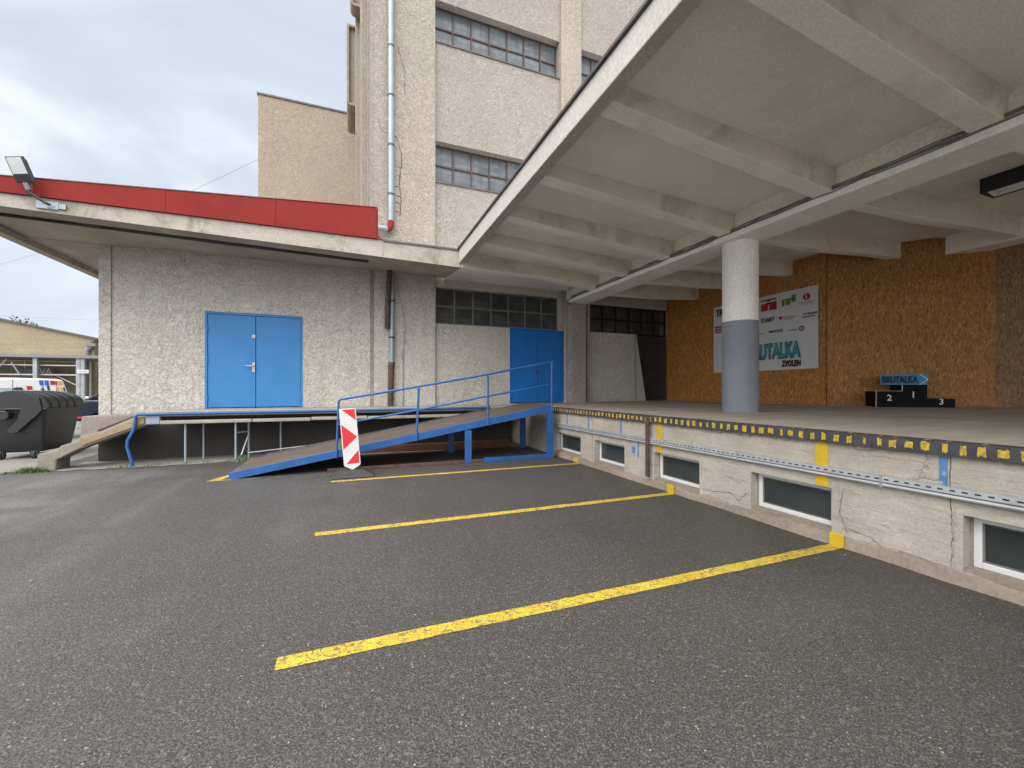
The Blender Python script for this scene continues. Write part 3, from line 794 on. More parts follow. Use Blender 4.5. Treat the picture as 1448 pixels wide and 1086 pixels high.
stripe(1.915, 1.965, .69, 1.06, M['blue_wall'], 'blue stripe near the right edge')
for y0 in (6.385, 7.5, 8.43): stripe(y0, y0 + .05, .77, 1.03, M['blue_wall'], None) if False else stripe(y0, y0 + .05, .77, 1.03, M['blue_wall'], 'thin blue stripe under the nosing')
stripe(6.0, 6.09, .48, .6, M['blue_wall'], 'faded blue paint smudge')
stripe(5.9, 5.93, .42, .7, M['blue_wall'], 'thin blue stripe')
for (a, b_, h_) in ((2.675, 2.805, .135), (5.02, 5.17, .13), (7.9, 8.08, .1)):
    mb = MB(); mb.box(DX - .056, DX - .03, a, b_, .002, h_); o = mb.build('paint_square', M['yellow_wall'], dk, bevel=.004)
# cracks as opened joints
def crack(pts, w, name='wall_crack'):
    mb = MB(); L_ = []; U_ = []
    full = []
    for (p, q) in zip(pts, pts[1:]):
        k_ = max(2, int(math.hypot(q[0] - p[0], q[1] - p[1]) / .03))
        for i in range(k_): full.append((p[0] + (q[0] - p[0]) * i / k_ + random.uniform(-.006, .006), p[1] + (q[1] - p[1]) * i / k_ + random.uniform(-.006, .006)))
    full.append(pts[-1])
    x = DX - .0035
    for i, (y, z) in enumerate(full):
        a = full[max(0, i - 1)]; b_ = full[min(len(full) - 1, i + 1)]
        t = Vector((b_[0] - a[0], b_[1] - a[1])); t.normalize() if t.length else None
        ww = .62 * w * random.uniform(.2, 1.2) * (.4 if i in (0, len(full) - 1) else 1)
        L_.append((x, y - t.y * ww, z + t.x * ww)); U_.append((x, y + t.y * ww, z - t.x * ww))
    N = len(full)
    mb.add(L_ + U_, [(i, i + 1, N + i + 1, N + i) for i in range(N - 1)])
    mb.build(name, M['crackm'], dk)
crack([(1.895, 1.045), (1.9, .7), (1.885, .45), (1.893, .12)], .006)
crack([(3.78, .57), (3.79, .3), (3.93, .165), (4.02, .24), (4.3, .2), (4.56, .2)], .006)
crack([(2.7, .6), (2.74, .35), (2.66, .14)], .005)
crack([(2.66, .2), (2.45, .17), (2.38, .12), (2.2, .1), (1.95, .12)], .005)
crack([(5.9, .47), (6.1, .43), (6.25, .47)], .003)
crack([(7.37, 1.02), (7.38, .5), (7.36, .08)], .009)
crack([(4.85, .6), (4.95, .66), (5.25, .64)], .003)

# galvanised cable tray + conduit along the wall
ct = thing('cable_tray', (DX - .03, 3, .74), 'perforated galvanised cable tray along the dock wall above the basement windows', 'cable tray')
mb = MB(); mb.box(DX - .05, DX - .008, -8, 9.14, .738, .742); mb.box(DX - .05, DX - .046, -8, 9.14, .7425, .79)
mb.box(DX - .05, DX - .012, -8, 9.14, .7905, .7945)
y = -1
while y < 9.1:
    mb.box(DX - .0515, DX - .0502, y, y + .035, .76, .772, 1); y += .075
mb.build('tray', [M['steel'], M['dark']], ct)
mb = MB(); mb.tube([(DX - .035, -8, .712), (DX - .035, 9.13, .712)], .017, 10); mb.build('conduit', M['steel'], ct, smooth=True)
for y0 in (-.4, .8, 2.35, 3.9, 5.3, 6.7, 8.0):
    mb = MB(); mb.box(DX - .056, DX - .006, y0, y0 + .02, .69, .80); mb.build('clip', M['zinc'], ct)
# rusty post in front of the wall
mb = MB(); mb.box(DX - .075, DX - .055, 5.565, 5.645, .15, 1.17); mb.box(DX - .0545, DX - .052, 5.60, 5.61, .15, 1.17)
mb.box(DX - .09, DX - .0755, 5.55, 5.565, .15, 1.165)
tag(mb.build('steel_post', M['rust'], origin=(DX - .06, 5.6, .15), bevel=.003), 'rusty brown steel angle post fixed to the dock wall', 'steel post')

# ------------------------------------------------------------------ canopy over the dock
cn = thing('dock_canopy', (6.85, 5.72, 1.177), 'whitewashed concrete ribbed canopy over the loading dock on a round column', 'canopy')
Y0, Y1 = -7.0, 9.985
mb = MB(); mb.prism([(2.5, 4.70), (2.68, 4.71), (2.68, 5.06), (2.5, 5.055)], 'y', Y1, Y1 + .001)
# edge beam: bottom 4.70 at the far end, 4.80 near
mb = MB()
mb.hexa([(2.5, Y0, 4.80), (2.68, Y0, 4.81), (2.68, Y1, 4.715), (2.5, Y1, 4.70), (2.5, Y0, 5.07), (2.68, Y0, 5.07), (2.68, Y1, 5.04), (2.5, Y1, 5.04)])
mb.build('edge_beam', M['edge'], cn, bevel=.012)
mb = MB(); mb.hexa([(2.465, Y0, 5.071), (2.75, Y0, 5.071), (2.75, Y1, 5.041), (2.465, Y1, 5.041), (2.465, Y0, 5.105), (2.75, Y0, 5.105), (2.75, Y1, 5.075), (2.465, Y1, 5.075)])
mb.tube([(2.465, Y1 + .03, 5.06), (2.52, Y1 + .02, 5.10), (2.47, Y1, 5.12)], .02, 6)
mb.build('flashing', M['flash'], cn)
# slab: falls from both sides towards the main beam
mb = MB(); mb.prism([(2.682, 5.01), (6.5, 4.80), (7.12, 4.80), (12.25, 4.97), (17.6, 5.0), (17.6, 5.25), (2.682, 5.2)], 'y', Y0, WY + .09)
mb.build('roof_slab', M['canopy'], cn)
# main beam with lower lip
mb = MB(); mb.box(6.45, 7.1, Y0, 11.62, 4.335, 4.465); mb.build('main_beam', M['rib'], cn, bevel=.015)
mb = MB(); mb.box(6.53, 7.098, Y0, 11.9, 4.466, 4.9); mb.build('beam_web', M['beam'], cn)
# ribs
def rib(pts_b, top, y0, y1, nm='cross_rib'):
    poly = pts_b + [(pts_b[-1][0], top), (pts_b[0][0], top)]
    mb = MB(); mb.prism(poly, 'y', y0, y1)
    o = mb.build(nm, [M['rib'], M['ribstain']], cn, bevel=.012)
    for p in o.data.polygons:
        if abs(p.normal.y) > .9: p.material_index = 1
    return o
for y0 in (-4.6, -2.9, -1.2, .5, 2.2, 3.88, 5.58, 7.1, 8.56):
    t_ = 1 - (y0 - 2) / 8 if y0 > 2 else 1
    rib([(2.682, 4.755 + .05 * min(1, t_)), (4.5, 4.62), (6.45, 4.445), (6.529, 4.44)], 5.03, y0, y0 + .27)
rib([(2.56, 4.60), (4.6, 4.60), (5.6, 4.5), (6.529, 4.40)], 5.03, 10.0, 10.27)
for y0 in (-4.6, -2.9, -1.2, .5, 2.25, 3.97, 5.6, 7.38, 8.9, 10.48):
    rib([(7.101, 4.42), (9.0, 4.45), (10.7, 4.56), (12.249, 4.60)], 5.05, y0, y0 + .19)
# last bay against the building: ceiling and lintel
mb = MB(); mb.box(2.56, 6.528, 10.275, WY + .095, 4.80, 4.84); mb.build('end_bay_ceiling', M['canopy'], cn)
mb = MB(); mb.box(12.25, 12.78, Y0, 11.9, 4.57, 5.1); mb.build('rear_beam', M['rib'], cn, bevel=.015)
# pier at the building
mb = MB(); mb.box(6.6, 7.09, 11.6, 11.995, 1.15, 4.334); mb.build('pier', M['pilaster'], cn, bevel=.015)
mb = MB(); mb.box(6.588, 6.599, 11.68, 11.9, 1.3, 4.3); mb.build('pier_skim', M['eave'], cn)
mb = MB(); mb.tube([(7.36, 11.93, 1.17), (7.36, 11.93, 4.7)], .06, 12); mb.tube([(7.2, 11.96, 1.17), (7.2, 11.96, 4.7)], .04, 10)
mb.build('rain_pipe', M['eave'], cn, smooth=True)
# column
def lathe(mb, cx, cy, prof, n=40):
    v = []; f = []
    for (r_, z) in prof:
        for j in range(n):
            w = 2 * math.pi * j / n; v.append((cx + r_ * math.cos(w), cy + r_ * math.sin(w), z))
    for i in range(len(prof) - 1):
        for j in range(n): f.append((i * n + j, i * n + (j + 1) % n, (i + 1) * n + (j + 1) % n, (i + 1) * n + j))
    mb.add(v, f)
mb = MB(); lathe(mb, 6.87, 5.75, [(.305, 2.84), (.305, 4.34)]); co = mb.build('column', M['col_white'], cn, smooth=True)
co['label'] = 'round column, white above and blue grey below'
mb = MB(); lathe(mb, 6.87, 5.75, [(.309, 1.16), (.309, 2.0), (.309, 2.868), (.304, 2.869)]); mb.build('painted_band', M['col_blue'], co, smooth=True)
# cables clipped along the beam lip
cb = thing('cable_bundle', (6.48, 5, 4.47), 'black cables running along the ledge of the main canopy beam', 'cable')
for q in range(5):
    mb = MB(); pts = []
    y = Y0 + .5
    while y < 11.6:
        pts.append((6.441 - (q % 2) * .012 + random.uniform(-.004, .004), y, 4.432 + q * .017 + random.uniform(-.016, .016))); y += random.uniform(.18, .4)
    mb.tube(pts, .0085, 6); mb.build('cable', M['wire'], cb)
# ceiling lamp
cl = thing('ceiling_lamp', (9.3, 3.0, 4.87), 'black box ceiling lamp with white reflector under the canopy', 'lamp')
mb = MB(); x0, x1, y0, y1, z0, z1 = 9.12, 9.52, 2.3, 3.38, 4.63, 4.865; t = .018
mb.box(x0, x0 + t, y0, y1, z0, z1); mb.box(x1 - t, x1, y0, y1, z0, z1); mb.box(x0 + t, x1 - t, y0, y0 + t, z0 + .001, z1); mb.box(x0 + t, x1 - t, y1 - t, y1, z0 + .001, z1)
mb.box(x0 + t, x1 - t, y0 + t, y1 - t, z1 - .02, z1 - .001)
mb.build('housing', M['lamp_black'], cl, bevel=.006)
mb = MB(); prof = []
for i in range(25):
    a = i / 24; prof.append((y0 + .03 + (y1 - y0 - .06) * a, 4.72 + .03 * math.sin(a * 4 * math.pi) - .06 * (1 if i in (0, 24) else 0)))
for i in range(24):
    (ya, za), (yb, zb) = prof[i], prof[i + 1]
    mb.add([(x0 + .03, ya, za + .03), (x1 - .03, ya, z0 + .012), (x1 - .03, yb, z0 + .012), (x0 + .03, yb, zb + .03)], [(0, 1, 2, 3)])
mb.build('reflector', M['reflector'], cl, smooth=True)
mb = MB(); mb.box(9.25, 9.4, 2.7, 2.95, 4.866, 4.895); mb.build('mount', M['lamp_black'], cl)

# ------------------------------------------------------------------ strand board partition
ob = thing('board_partition', (10.8, 7, 1.2), 'orange brown strand board partition closing the back of the dock', 'partition')
def panel(a, b_, z0, z1, m, th=.03, name='board_panel', out=0):
    a = Vector((*a, 0)); b_ = Vector((*b_, 0)); d = (b_ - a); L_ = d.length; d.normalize()
    off = world_loc(ob)
    me = bpy.data.meshes.new(name)
    bm = bmesh.new()
    vs = [bm.verts.new((x, y, z)) for x in (0, L_) for y in (0, th) for z in (z0 - off.z, z1 - off.z)]
    for q in [(0, 1, 3, 2), (4, 6, 7, 5), (0, 4, 5, 1), (2, 3, 7, 6), (0, 2, 6, 4), (1, 5, 7, 3)]: bm.faces.new([vs[i] for i in q])
    bmesh.ops.recalc_face_normals(bm, faces=bm.faces); bm.to_mesh(me); bm.free()
    me.materials.append(m)
    o = bpy.data.objects.new(name, me); C.objects.link(o); o.parent = ob
    o.location = a + Vector((0, 0, off.z)) - off; o.location.z = 0
    o.rotation_euler = (0, 0, math.atan2(d.y, d.x)); return o
A = (10.7, 11.97); B = (10.7, 6.56); Cc = (12.881, 4.527); D = (13.9, 3.62); E_ = (16.5, -2)
panel(B, A, dz(10.7) - .01, 4.93, M['osb_lit'])
panel(Cc, B, dz(11) - .01, 4.95, M['osb'])
panel(D, Cc, dz(12) - .01, 4.95, M['osb_grey'])
panel(E_, D, dz(12) - .01, 4.95, M['osb_grey'])
for (p_, q_) in (((10.7, 6.56), (10.7, 11.97)), ((12.881, 4.527), (10.7, 6.56))):
    p_ = Vector((*p_, 0)); q_ = Vector((*q_, 0)); d_ = (q_ - p_).normalized(); n_ = Vector((-d_.y, d_.x, 0)); n_ = n_ if n_.x < 0 else -n_
    for k in range(1, int((q_ - p_).length / 1.25) + 1):
        c_ = p_ + d_ * 1.25 * k + n_ * .0015
        mb = MB(); mb.obox(c_ + Vector((0, 0, 2.95)), d_ * .003, n_ * .0012, Vector((0, 0, 1.7))); mb.build('sheet_joint', M['crackm'], ob)
# joints: thin battens at the panel meetings
for (x, y) in (B, Cc):
    mb = MB(); mb.box(x - .03, x + .0, y - .02, y + .012, dz(x), 4.7)
    mb.build('joint_batten', M['osb'] , ob)

# leaning grey board
mb = MB()
mb.hexa([(9.3, 11.90, 1.19), (9.55, 11.72, 1.19), (9.56, 11.76, 1.19), (9.3, 11.95, 1.19), (9.28, 11.955, 3.5), (9.33, 11.955, 3.5), (9.34, 11.985, 3.5), (9.28, 11.985, 3.5)])
tag(mb.build('leaning_board', M['board_grey'], origin=(9.4, 11.8, 1.19)), 'narrow pale grey board leaning beside the dark boarded doorway', 'board')

# ------------------------------------------------------------------ banner
bn = thing('banner', (10.64, 8.3, 2.1), 'white event banner with blue lettering and sponsor logos on strand board', 'banner')
bx = 10.655
mb = MB(); nu, nv = 40, 26; ya, yb = 9.85, 6.73; za, zb = 2.12, 4.155
v = []; f = []
def bsurf(u, w):
    y = ya + (yb - ya) * u; z = za + (zb - za) * w
    sag = -.02 * math.sin(math.pi * u) * (1 - w) * .5
    wr = .012 * math.sin(9 * (u - w * .5)) * math.sin(math.pi * u) + .014 * math.exp(-((u - .93 + (1 - w) * .33) / .02) ** 2) * (w > .25)
    return (bx - .016 - abs(wr), y, z + sag)
for j in range(nv + 1):
    for i in range(nu + 1): v.append(bsurf(i / nu, j / nv))
N = nu + 1
f = [(j * N + i, j * N + i + 1, (j + 1) * N + i + 1, (j + 1) * N + i) for j in range(nv) for i in range(nu)]
o_ = len(v); v += [(bx - .004, p[1], p[2]) for p in v]
f += [(o_ + a[3], o_ + a[2], o_ + a[1], o_ + a[0]) for a in f]
mb.add(v, f); cloth = mb.build('cloth', M['cloth'], bn, smooth=True)
UX = (0, -1, 0); UZ = (0, 0, 1)
px = bx - .047
mb = MB()
def btext(mb, t, y0, z0, h, w, m=0, bold=.0, x=px): text_mesh(mb, t, (x, y0, z0), UX, UZ, h, w, m, depth=.006, bold=bold)
btext(mb, 'BRUTALKA', 8.60, 2.405, .44, 1.47, 0, .06)
btext(mb, 'BRUTALKA', 8.58, 2.425, .40, 1.43, 1, .032, px - .004)
mb.build('title_print', [M['ink'], M['ink_teal']], bn)
mb = MB(); btext(mb, 'ZVOLEN', 7.63, 2.19, .17, .5, 0, .045); mb.build('town_print', M['ink'], bn)
LOGO = [M['ink'], M['ink_red'], M['ink_green'], M['ink_white'], M['bar_grey']]
def logo():
    global lg
    lg = MB()
def done(dz_):
    lg.v = [(x, y, z + dz_) for x, y, z in lg.v]; lg.build('sponsor_logo', LOGO, bn)
def bar(y0, y1, z0, z1, m): lg.box(px - .002, px + .002, y1, y0, z0, z1, m)
logo(); bar(8.22, 8.02, 3.50, 3.70, 1); bar(7.97, 7.77, 3.50, 3.72, 1); bar(8.07, 7.93, 3.66, 3.72, 1); btext(lg, 'magna', 8.22, 3.74, .075, .44, 0, .01); done(0.24)
logo(); bar(7.62, 7.28, 3.72, 3.76, 2); bar(7.62, 7.56, 3.58, 3.715, 2); bar(7.52, 7.40, 3.60, 3.715, 2); bar(7.36, 7.26, 3.64, 3.83, 2); done(0.2)
logo(); cy_, cz_ = 6.99, 3.80; R_ = .085; lg.quad([(px, cy_ + R_ * math.cos(a * .3927), cz_ + R_ * math.sin(a * .3927)) for a in range(16)], 1); lg.box(px - .004, px - .002, cy_ - .01, cy_ + .01, cz_ - .05, cz_ + .05, 3)
for (y0, w, z, h) in ((7.17, .36, 3.66, .014), (7.12, .26, 3.62, .01)): bar(y0, y0 - w, z, z + h, 4)
done(0.11)
logo(); btext(lg, 'START', 8.22, 3.07, .12, .40, 0, .02); done(0.36)
logo(); lg.quad([(px, 7.72, 3.2), (px, 7.66, 3.12), (px, 7.6, 3.2), (px, 7.63, 3.23), (px, 7.66, 3.21), (px, 7.69, 3.23)], 1)
bar(7.56, 7.26, 3.17, 3.185, 4); bar(7.56, 7.3, 3.12, 3.132, 4); done(0.3)
logo(); btext(lg, 'ATELIER', 7.08, 3.2, .05, .36, 0, .01); bar(7.1, 6.78, 3.14, 3.16, 0); done(0.26)
logo(); btext(lg, 'DECHCO', 7.98, 2.80, .07, .38, 0, .02); done(0.32)
logo(); bar(8.42, 8.16, 2.80, 2.815, 0); done(0.32)
logo(); bar(7.45, 7.2, 2.80, 2.815, 0)
for q in range(16):
    a = q * math.pi / 8; lg.box(px - .002, px + .002, 7.11 + .05 * math.cos(a) - .011, 7.11 + .05 * math.cos(a) + .011, 2.82 + .05 * math.sin(a) - .011, 2.82 + .05 * math.sin(a) + .011, 0)
done(0.32)
logo(); btext(lg, 'TRI', 9.74, 3.62, .22, .3, 0, .02); done(0.22)
logo(); bar(9.76, 9.45, 3.3, 3.34, 1); bar(9.76, 9.45, 3.22, 3.26, 1); bar(9.76, 9.5, 3.14, 3.18, 1); bar(9.76, 9.72, 3.14, 3.34, 1); done(0.2)
for (y, z) in ((9.82, 4.13), (6.76, 4.13), (9.82, 2.15), (6.76, 2.15), (8.3, 4.13)):
    mb = MB(); mb.tube([(bx - .035, y, z), (bx - .02, y, z)], .018, 10); mb.build('eyelet', M['steel'], bn)

# ------------------------------------------------------------------ podium and arrow sign
pd = Vector((.733, -.68, 0)); pn = Vector((-.68, -.733, 0)); PB = Vector((10.7, 6.55, 0)); zf = dz(11.3) + .002
pt = thing('winners_podium', tuple(PB + pd * 1.3 + pn * .35 + Vector((0, 0, zf))), 'black three step winners podium with white numbers', 'podium')
def pblock(k0, k1, n0, n1, z1, num, h):
    c_ = PB + pd * (k0 + k1) / 2 + pn * (n0 + n1) / 2 + Vector((0, 0, (zf + z1) / 2))
    mb = MB(); mb.obox(c_, pd * (k1 - k0) / 2, pn * (n1 - n0) / 2, Vector((0, 0, (z1 - zf) / 2)))
    b = mb.build('podium_step', M['black'], pt, bevel=.004)
    t = MB(); w = h * .55; o = PB + pd * ((k0 + k1) / 2 - w / 2) + pn * (n1 + .004) + Vector((0, 0, (zf + z1) / 2 - h / 2 + .03))
    text_mesh(t, num, o, pd, (0, 0, 1), h, None, 0, depth=.004, bold=.01); t.build('number', M['ink_white'], b)
    return b
zt = zf - 1.218
b2 = pblock(.716, 1.167, .04, .60, 1.565 + zt, '2', .13)
b1 = pblock(1.169, 1.588, .04, .60, 1.70 + zt, '1', .13)
b3 = pblock(1.59, 2.038, .04, .60, 1.405 + zt, '3', .12)
def edge_strip(p0, p1, parent, w=.008):
    mb = MB(); mb.tube([p0, p1], w, 6); mb.build('edge_strip', M['edgewhite'], parent)
def pp(k, nn, z): return PB + pd * k + pn * nn + Vector((0, 0, z))
edge_strip(pp(.714, .602, zf), pp(.714, .602, 1.565 + zt), b2)
edge_strip(pp(.714, .05, 1.567 + zt), pp(.714, .602, 1.567 + zt), b2, .006)
edge_strip(pp(.714, .602, 1.567 + zt), pp(1.166, .602, 1.567 + zt), b2, .005)
edge_strip(pp(1.167, .602, 1.575 + zt), pp(1.167, .602, 1.70 + zt), b1)
sg = thing('arrow_sign', tuple(pp(1.3, .45, 1.702 + zt)), 'blue arrow board lettered BRUTALKA lying on the podium top', 'sign')
sz0, sz1 = 1.706 + zt, 1.93 + zt; tilt = -.02
K0, K1 = .839, 1.655
def sp(k, z, nn): return pp(k, nn + (z - sz0) * tilt, z)
mb = MB()
front = [sp(K0, sz0, .47), sp(K1, sz0, .47), sp(K1, sz1, .47), sp(K0, sz1, .47)]
back = [p - pn * .03 for p in front]
mb.hexa(front[:2] + [back[1], back[0]] + [front[3], front[2], back[2], back[3]][0:0] + [front[3], front[2], back[2], back[3]])
mb.build('board', M['signblue'], sg)
mb = MB(); text_mesh(mb, 'BRUTALKA', sp(K0 + .03, sz0 + .03, .476), pd, (0, 0, 1), .16, .62, 0, depth=.006, bold=.05); mb.build('lettering', M['ink'], sg)
mb = MB(); zm = (sz0 + sz1) / 2
for za_, zb_ in ((sz1, zm), (sz0, zm)):
    mb.tube([sp(K1 - .14, za_, .478), sp(K1 - .005, zb_, .478)], .008, 6)
mb.build('arrow_outline', M['ink_white'], sg)

# ------------------------------------------------------------------ loading platform on the left
lp = thing('loading_platform', (-1, 11.4, 0), 'narrow worn concrete loading platform below the light blue door', 'platform')
mb = MB(); mb.box(-3.8, 4.62, 10.92, WY - .046, 1.02, 1.135); mb.build('slab', M['lip'], lp, bevel=.015)
mb = MB(); x = -3.74
while x < 2.6:
    L_ = random.uniform(1.1, 1.9); x1 = min(x + L_, 4.6)
    dzr = random.uniform(-.012, .012)
    mb.box(x, x1 - .008, 10.88 + random.uniform(-.012, .012), 11.8, .865 + dzr, .945 + dzr); x = x1
mb.build('edge_boards', M['lip'], lp, bevel=.02)
mb = MB(); mb.box(-3.8, 4.6, 10.99, 11.8, .946 + .02, 1.019); mb.build('edge_gap', M['dark'], lp)
mb = MB(); mb.box(-3.98, -3.74, 10.885, 11.3, .86, 1.06); mb.build('corner_block', M['paleblue'], lp, bevel=.02)
for (x, y) in ((-3.32, 10.98), (-3.12, 11.45), (-2.39, 10.98), (-2.2, 11.3), (-1.58, 11.6)):
    mb = MB(); mb.tube([(x, y, .0), (x, y, .866)], .022, 10); mb.build('prop', M['zinc'], lp, smooth=True)
for p0, p1 in (((-2.39, 10.98, .62), (-2.2, 11.3, .62)), ((-2.3, 11.05, .1), (-2.2, 11.3, .55)), ((-2.2, 11.28, .12), (-1.0, 11.45, .2))):
    mb = MB(); mb.tube([p0, p1], .016, 8); mb.build('brace', M['steel'], lp, smooth=True)
# blue guard pipe
mb = MB(); mb.tube([(-4.18, 10.86, -.03), (-4.2, 10.86, .12), (-4.27, 10.86, .42), (-4.26, 10.86, .55), (-4.17, 10.86, .74), (-4.14, 10.86, .9), (-4.135, 10.86, 1.04), (-4.09, 10.86, 1.075), (-3.5, 10.86, 1.078), (0, 10.86, 1.085), (3.6, 10.86, 1.1)], .031, 12)
tag(mb.build('guard_pipe', M['blue'], origin=(-4.18, 10.86, 0), smooth=True), 'bent blue steel guard pipe along the edge of the platform', 'guard rail')
# broken concrete ramp with steps
st = thing('concrete_steps', (-5, 11.3, 0), 'broken concrete step ramp climbing to the platform beside the dumpster', 'steps')
poly = [(-5.70, -.01), (-5.41, -.01), (-5.40, .2), (-5.06, .40), (-3.98, .85), (-3.80, .862), (-3.80, 1.05), (-4.16, 1.03), (-4.76, .73), (-5.04, .66), (-5.07, .575), (-5.34, .475), (-5.39, .40), (-5.68, .33)]
mb = MB(); mb.prism(poly, 'y', 10.92, 11.40); mb.build('step_ramp', M['stair'], st, bevel=.025)
mb = MB(); mb.prism([(-5.0, .47), (-4.0, .885), (-4.0, 1.02), (-4.16, .985), (-4.76, .69), (-5.0, .62)], 'y', 10.895, 10.921); mb.build('ochre_face', M['ochre'], st, bevel=.012)
mb = MB(); mb.prism([(-4.88, .72), (-4.17, 1.06), (-4.17, 1.09), (-4.88, .76)], 'y', 11.2, 11.41); mb.build('edge_angle', M['rust'], st)

# ------------------------------------------------------------------ blue steel ramp
rp = thing('loading_ramp', (1.2, 9.6, 0), 'long blue steel loading ramp with railing rising to the dock', 'ramp')
def rzp(x): return .11 + .176 * (x + 2.0)
RX0, RX1 = -2.0, 4.42
for nm, y0, y1 in (('side_beam', 8.72, 8.78), ('side_beam', 10.36, 10.42)):
    mb = MB(); mb.prism([(RX0, -.004), (RX0 + .12, -.004), (RX1, rzp(RX1) - .165), (RX1, rzp(RX1)), (RX0, rzp(RX0))], 'y', y0, y1)
    mb.build(nm, M['blue'], rp, bevel=.006)
mb = MB(); mb.hexa([(RX0 + .002, 8.781, rzp(RX0) - .05), (RX1, 8.781, rzp(RX1) - .05), (RX1, 10.359, rzp(RX1) - .05), (RX0 + .002, 10.359, rzp(RX0) - .05),
                    (RX0 + .002, 8.781, rzp(RX0) - .002), (RX1, 8.781, rzp(RX1) - .002), (RX1, 10.359, rzp(RX1) - .002), (RX0 + .002, 10.359, rzp(RX0) - .002)])
mb.build('deck_boards', M['wood'], rp)
mb = MB(); mb.box(RX0 - .004, RX0 - .0005, 8.72, 10.42, .0, .11); mb.build('end_plate', M['blue'], rp)
mb = MB(); mb.hexa([(RX0 + .3, 10.425, rzp(RX0 + .3) - .03), (3.2, 10.425, rzp(3.2) - .03), (3.2, 10.47, rzp(3.2) - .03), (RX0 + .3, 10.47, rzp(RX0 + .3) - .03),
                    (RX0 + .3, 10.425, rzp(RX0 + .3) + .03), (3.2, 10.425, rzp(3.2) + .03), (3.2, 10.47, rzp(3.2) + .03), (RX0 + .3, 10.47, rzp(RX0 + .3) + .03)])
mb.build('kick_strip', M['wood'], rp)
for (x0, x1, y0, y1) in ((2.32, 2.47, 8.73, 8.775), (4.3, 4.45, 8.70, 8.80), (2.32, 2.47, 10.37, 10.41), (4.3, 4.45, 10.37, 10.45)):
    mb = MB(); mb.box(x0, x1, y0, y1, -.002, min(rzp(x0) - .16, rzp(RX1) - .17)); mb.build('leg', M['blue'], rp, bevel=.006)
mb = MB(); mb.box(2.75, 4.299, 8.71, 8.79, .0, .09); mb.build('base_beam', M['blue'], rp, bevel=.006)
mb = MB(); mb.box(-.4, 2.749, 8.74, 8.80, .0, .065); mb.build('ground_angle', M['rust'], rp, bevel=.006)
# railing on the near side
PX = [(-.24, -.2, .30, 1.36), (1.28, 1.33, .56, 1.63), (2.83, 2.83, .83, 1.90), (4.39, 4.395, 1.10, 2.24)]
YR = 8.70
for k, (xb, xt, z0, z1) in enumerate(PX):
    mb = MB(); mb.tube([(xb, YR, z0 - .02), (xt, YR, z1)], .024 if k else .022, 10); mb.build('rail_post', M['blue'], rp, smooth=True)
mb = MB(); mb.tube([(-.2, YR, 1.34), (-.195, YR, 1.38), (-.16, YR, 1.405), (1.33, YR, 1.66), (2.83, YR, 1.93), (4.42, YR, 2.245)], .024, 10); mb.build('hand_rail', M['blue'], rp, smooth=True)
mb = MB(); mb.tube([(-.22, YR, .915), (1.3, YR, 1.17), (2.83, YR, 1.45), (4.39, YR, 1.72)], .02, 10); mb.build('mid_rail', M['blue'], rp, smooth=True)
# rusty plank lying beneath
mb = MB(); mb.hexa([(.2, 11.0, .01), (4.1, 10.7, .01), (4.12, 10.9, .01), (.2, 11.2, .01), (.2, 11.0, .16), (4.1, 10.7, .2), (4.12, 10.9, .2), (.2, 11.2, .16)])
tag(mb.build('plank', M['rustplank'], origin=(2, 11, .01)), 'rust red plank lying in the shade under the ramp', 'plank')

# ------------------------------------------------------------------ warning plate
wb_ = thing('warning_beacon', (.06, 8.22, 0), 'red and white warning plate standing in a rubber foot before the ramp', 'traffic sign')
pc = Vector((.055, 8.2, .12)); a = R(5.5); pu = Vector((math.cos(a) * .985, -.17, math.sin(a) * .0)); pu.normalize()
pz = Vector((-.085, .03, 1.0)).normalized(); pu = (pu - pz * pu.dot(pz)).normalized(); pnn = pu.cross(pz)
def wp(u, w, d=0): return pc + pu * u + pz * w + pnn * d
W2 = .145; H0 = .08; H1 = 1.13
mb = MB()
out = [(0, 0), (W2 * .95, H0), (W2, H0 + .03), (W2, H1), (-W2, H1), (-W2, H0 + .03), (-W2 * .95, H0)]
n_ = len(out)
mb.add([wp(u, w, .012) for u, w in out] + [wp(u, w, -.012) for u, w in out], [tuple(range(n_)), tuple(range(2 * n_ - 1, n_ - 1, -1))] + [(i, (i + 1) % n_, n_ + (i + 1) % n_, n_ + i) for i in range(n_)])
plate = mb.build('plate', M['plate_white'], wb_)
m_ = .016; hw = W2 - m_
def mark(pts):
    mb = MB(); k_ = len(pts)
    mb.add([wp(u, w, .0125) for u, w in pts] + [wp(u, w, .0145) for u, w in pts], [tuple(range(k_)), tuple(range(2 * k_ - 1, k_ - 1, -1))] + [(i, (i + 1) % k_, k_ + (i + 1) % k_, k_ + i) for i in range(k_)])
    mb.build('red_marking', M['plate_red'], plate)
top = H1 - m_; bot = H0 + .035
mark([(-hw + .03, top), (hw, top), (hw, top - .21)])
mark([(-hw, top - .27), (hw, top - .27 - .245), (-hw, top - .27 - .46)])
mark([(hw, bot + .24), (hw, bot), (-hw + .03, bot)])
rb_ = MB(); z = 0
rb_.add([(-.32, 7.98, .004), (.44, 7.98, .004), (.44, 8.42, .004), (-.32, 8.42, .004), (-.30, 8.0, .035), (.42, 8.0, .035), (.42, 8.40, .035), (-.30, 8.40, .035),
         (-.14, 8.06, .125), (.24, 8.06, .125), (.24, 8.34, .125), (-.14, 8.34, .125)],
        [(3, 2, 1, 0), (0, 1, 5, 4), (1, 2, 6, 5), (2, 3, 7, 6), (3, 0, 4, 7), (4, 5, 9, 8), (5, 6, 10, 9), (6, 7, 11, 10), (7, 4, 8, 11), (8, 9, 10, 11)])
rb_.build('foot', M['rubber'], wb_, bevel=.012)

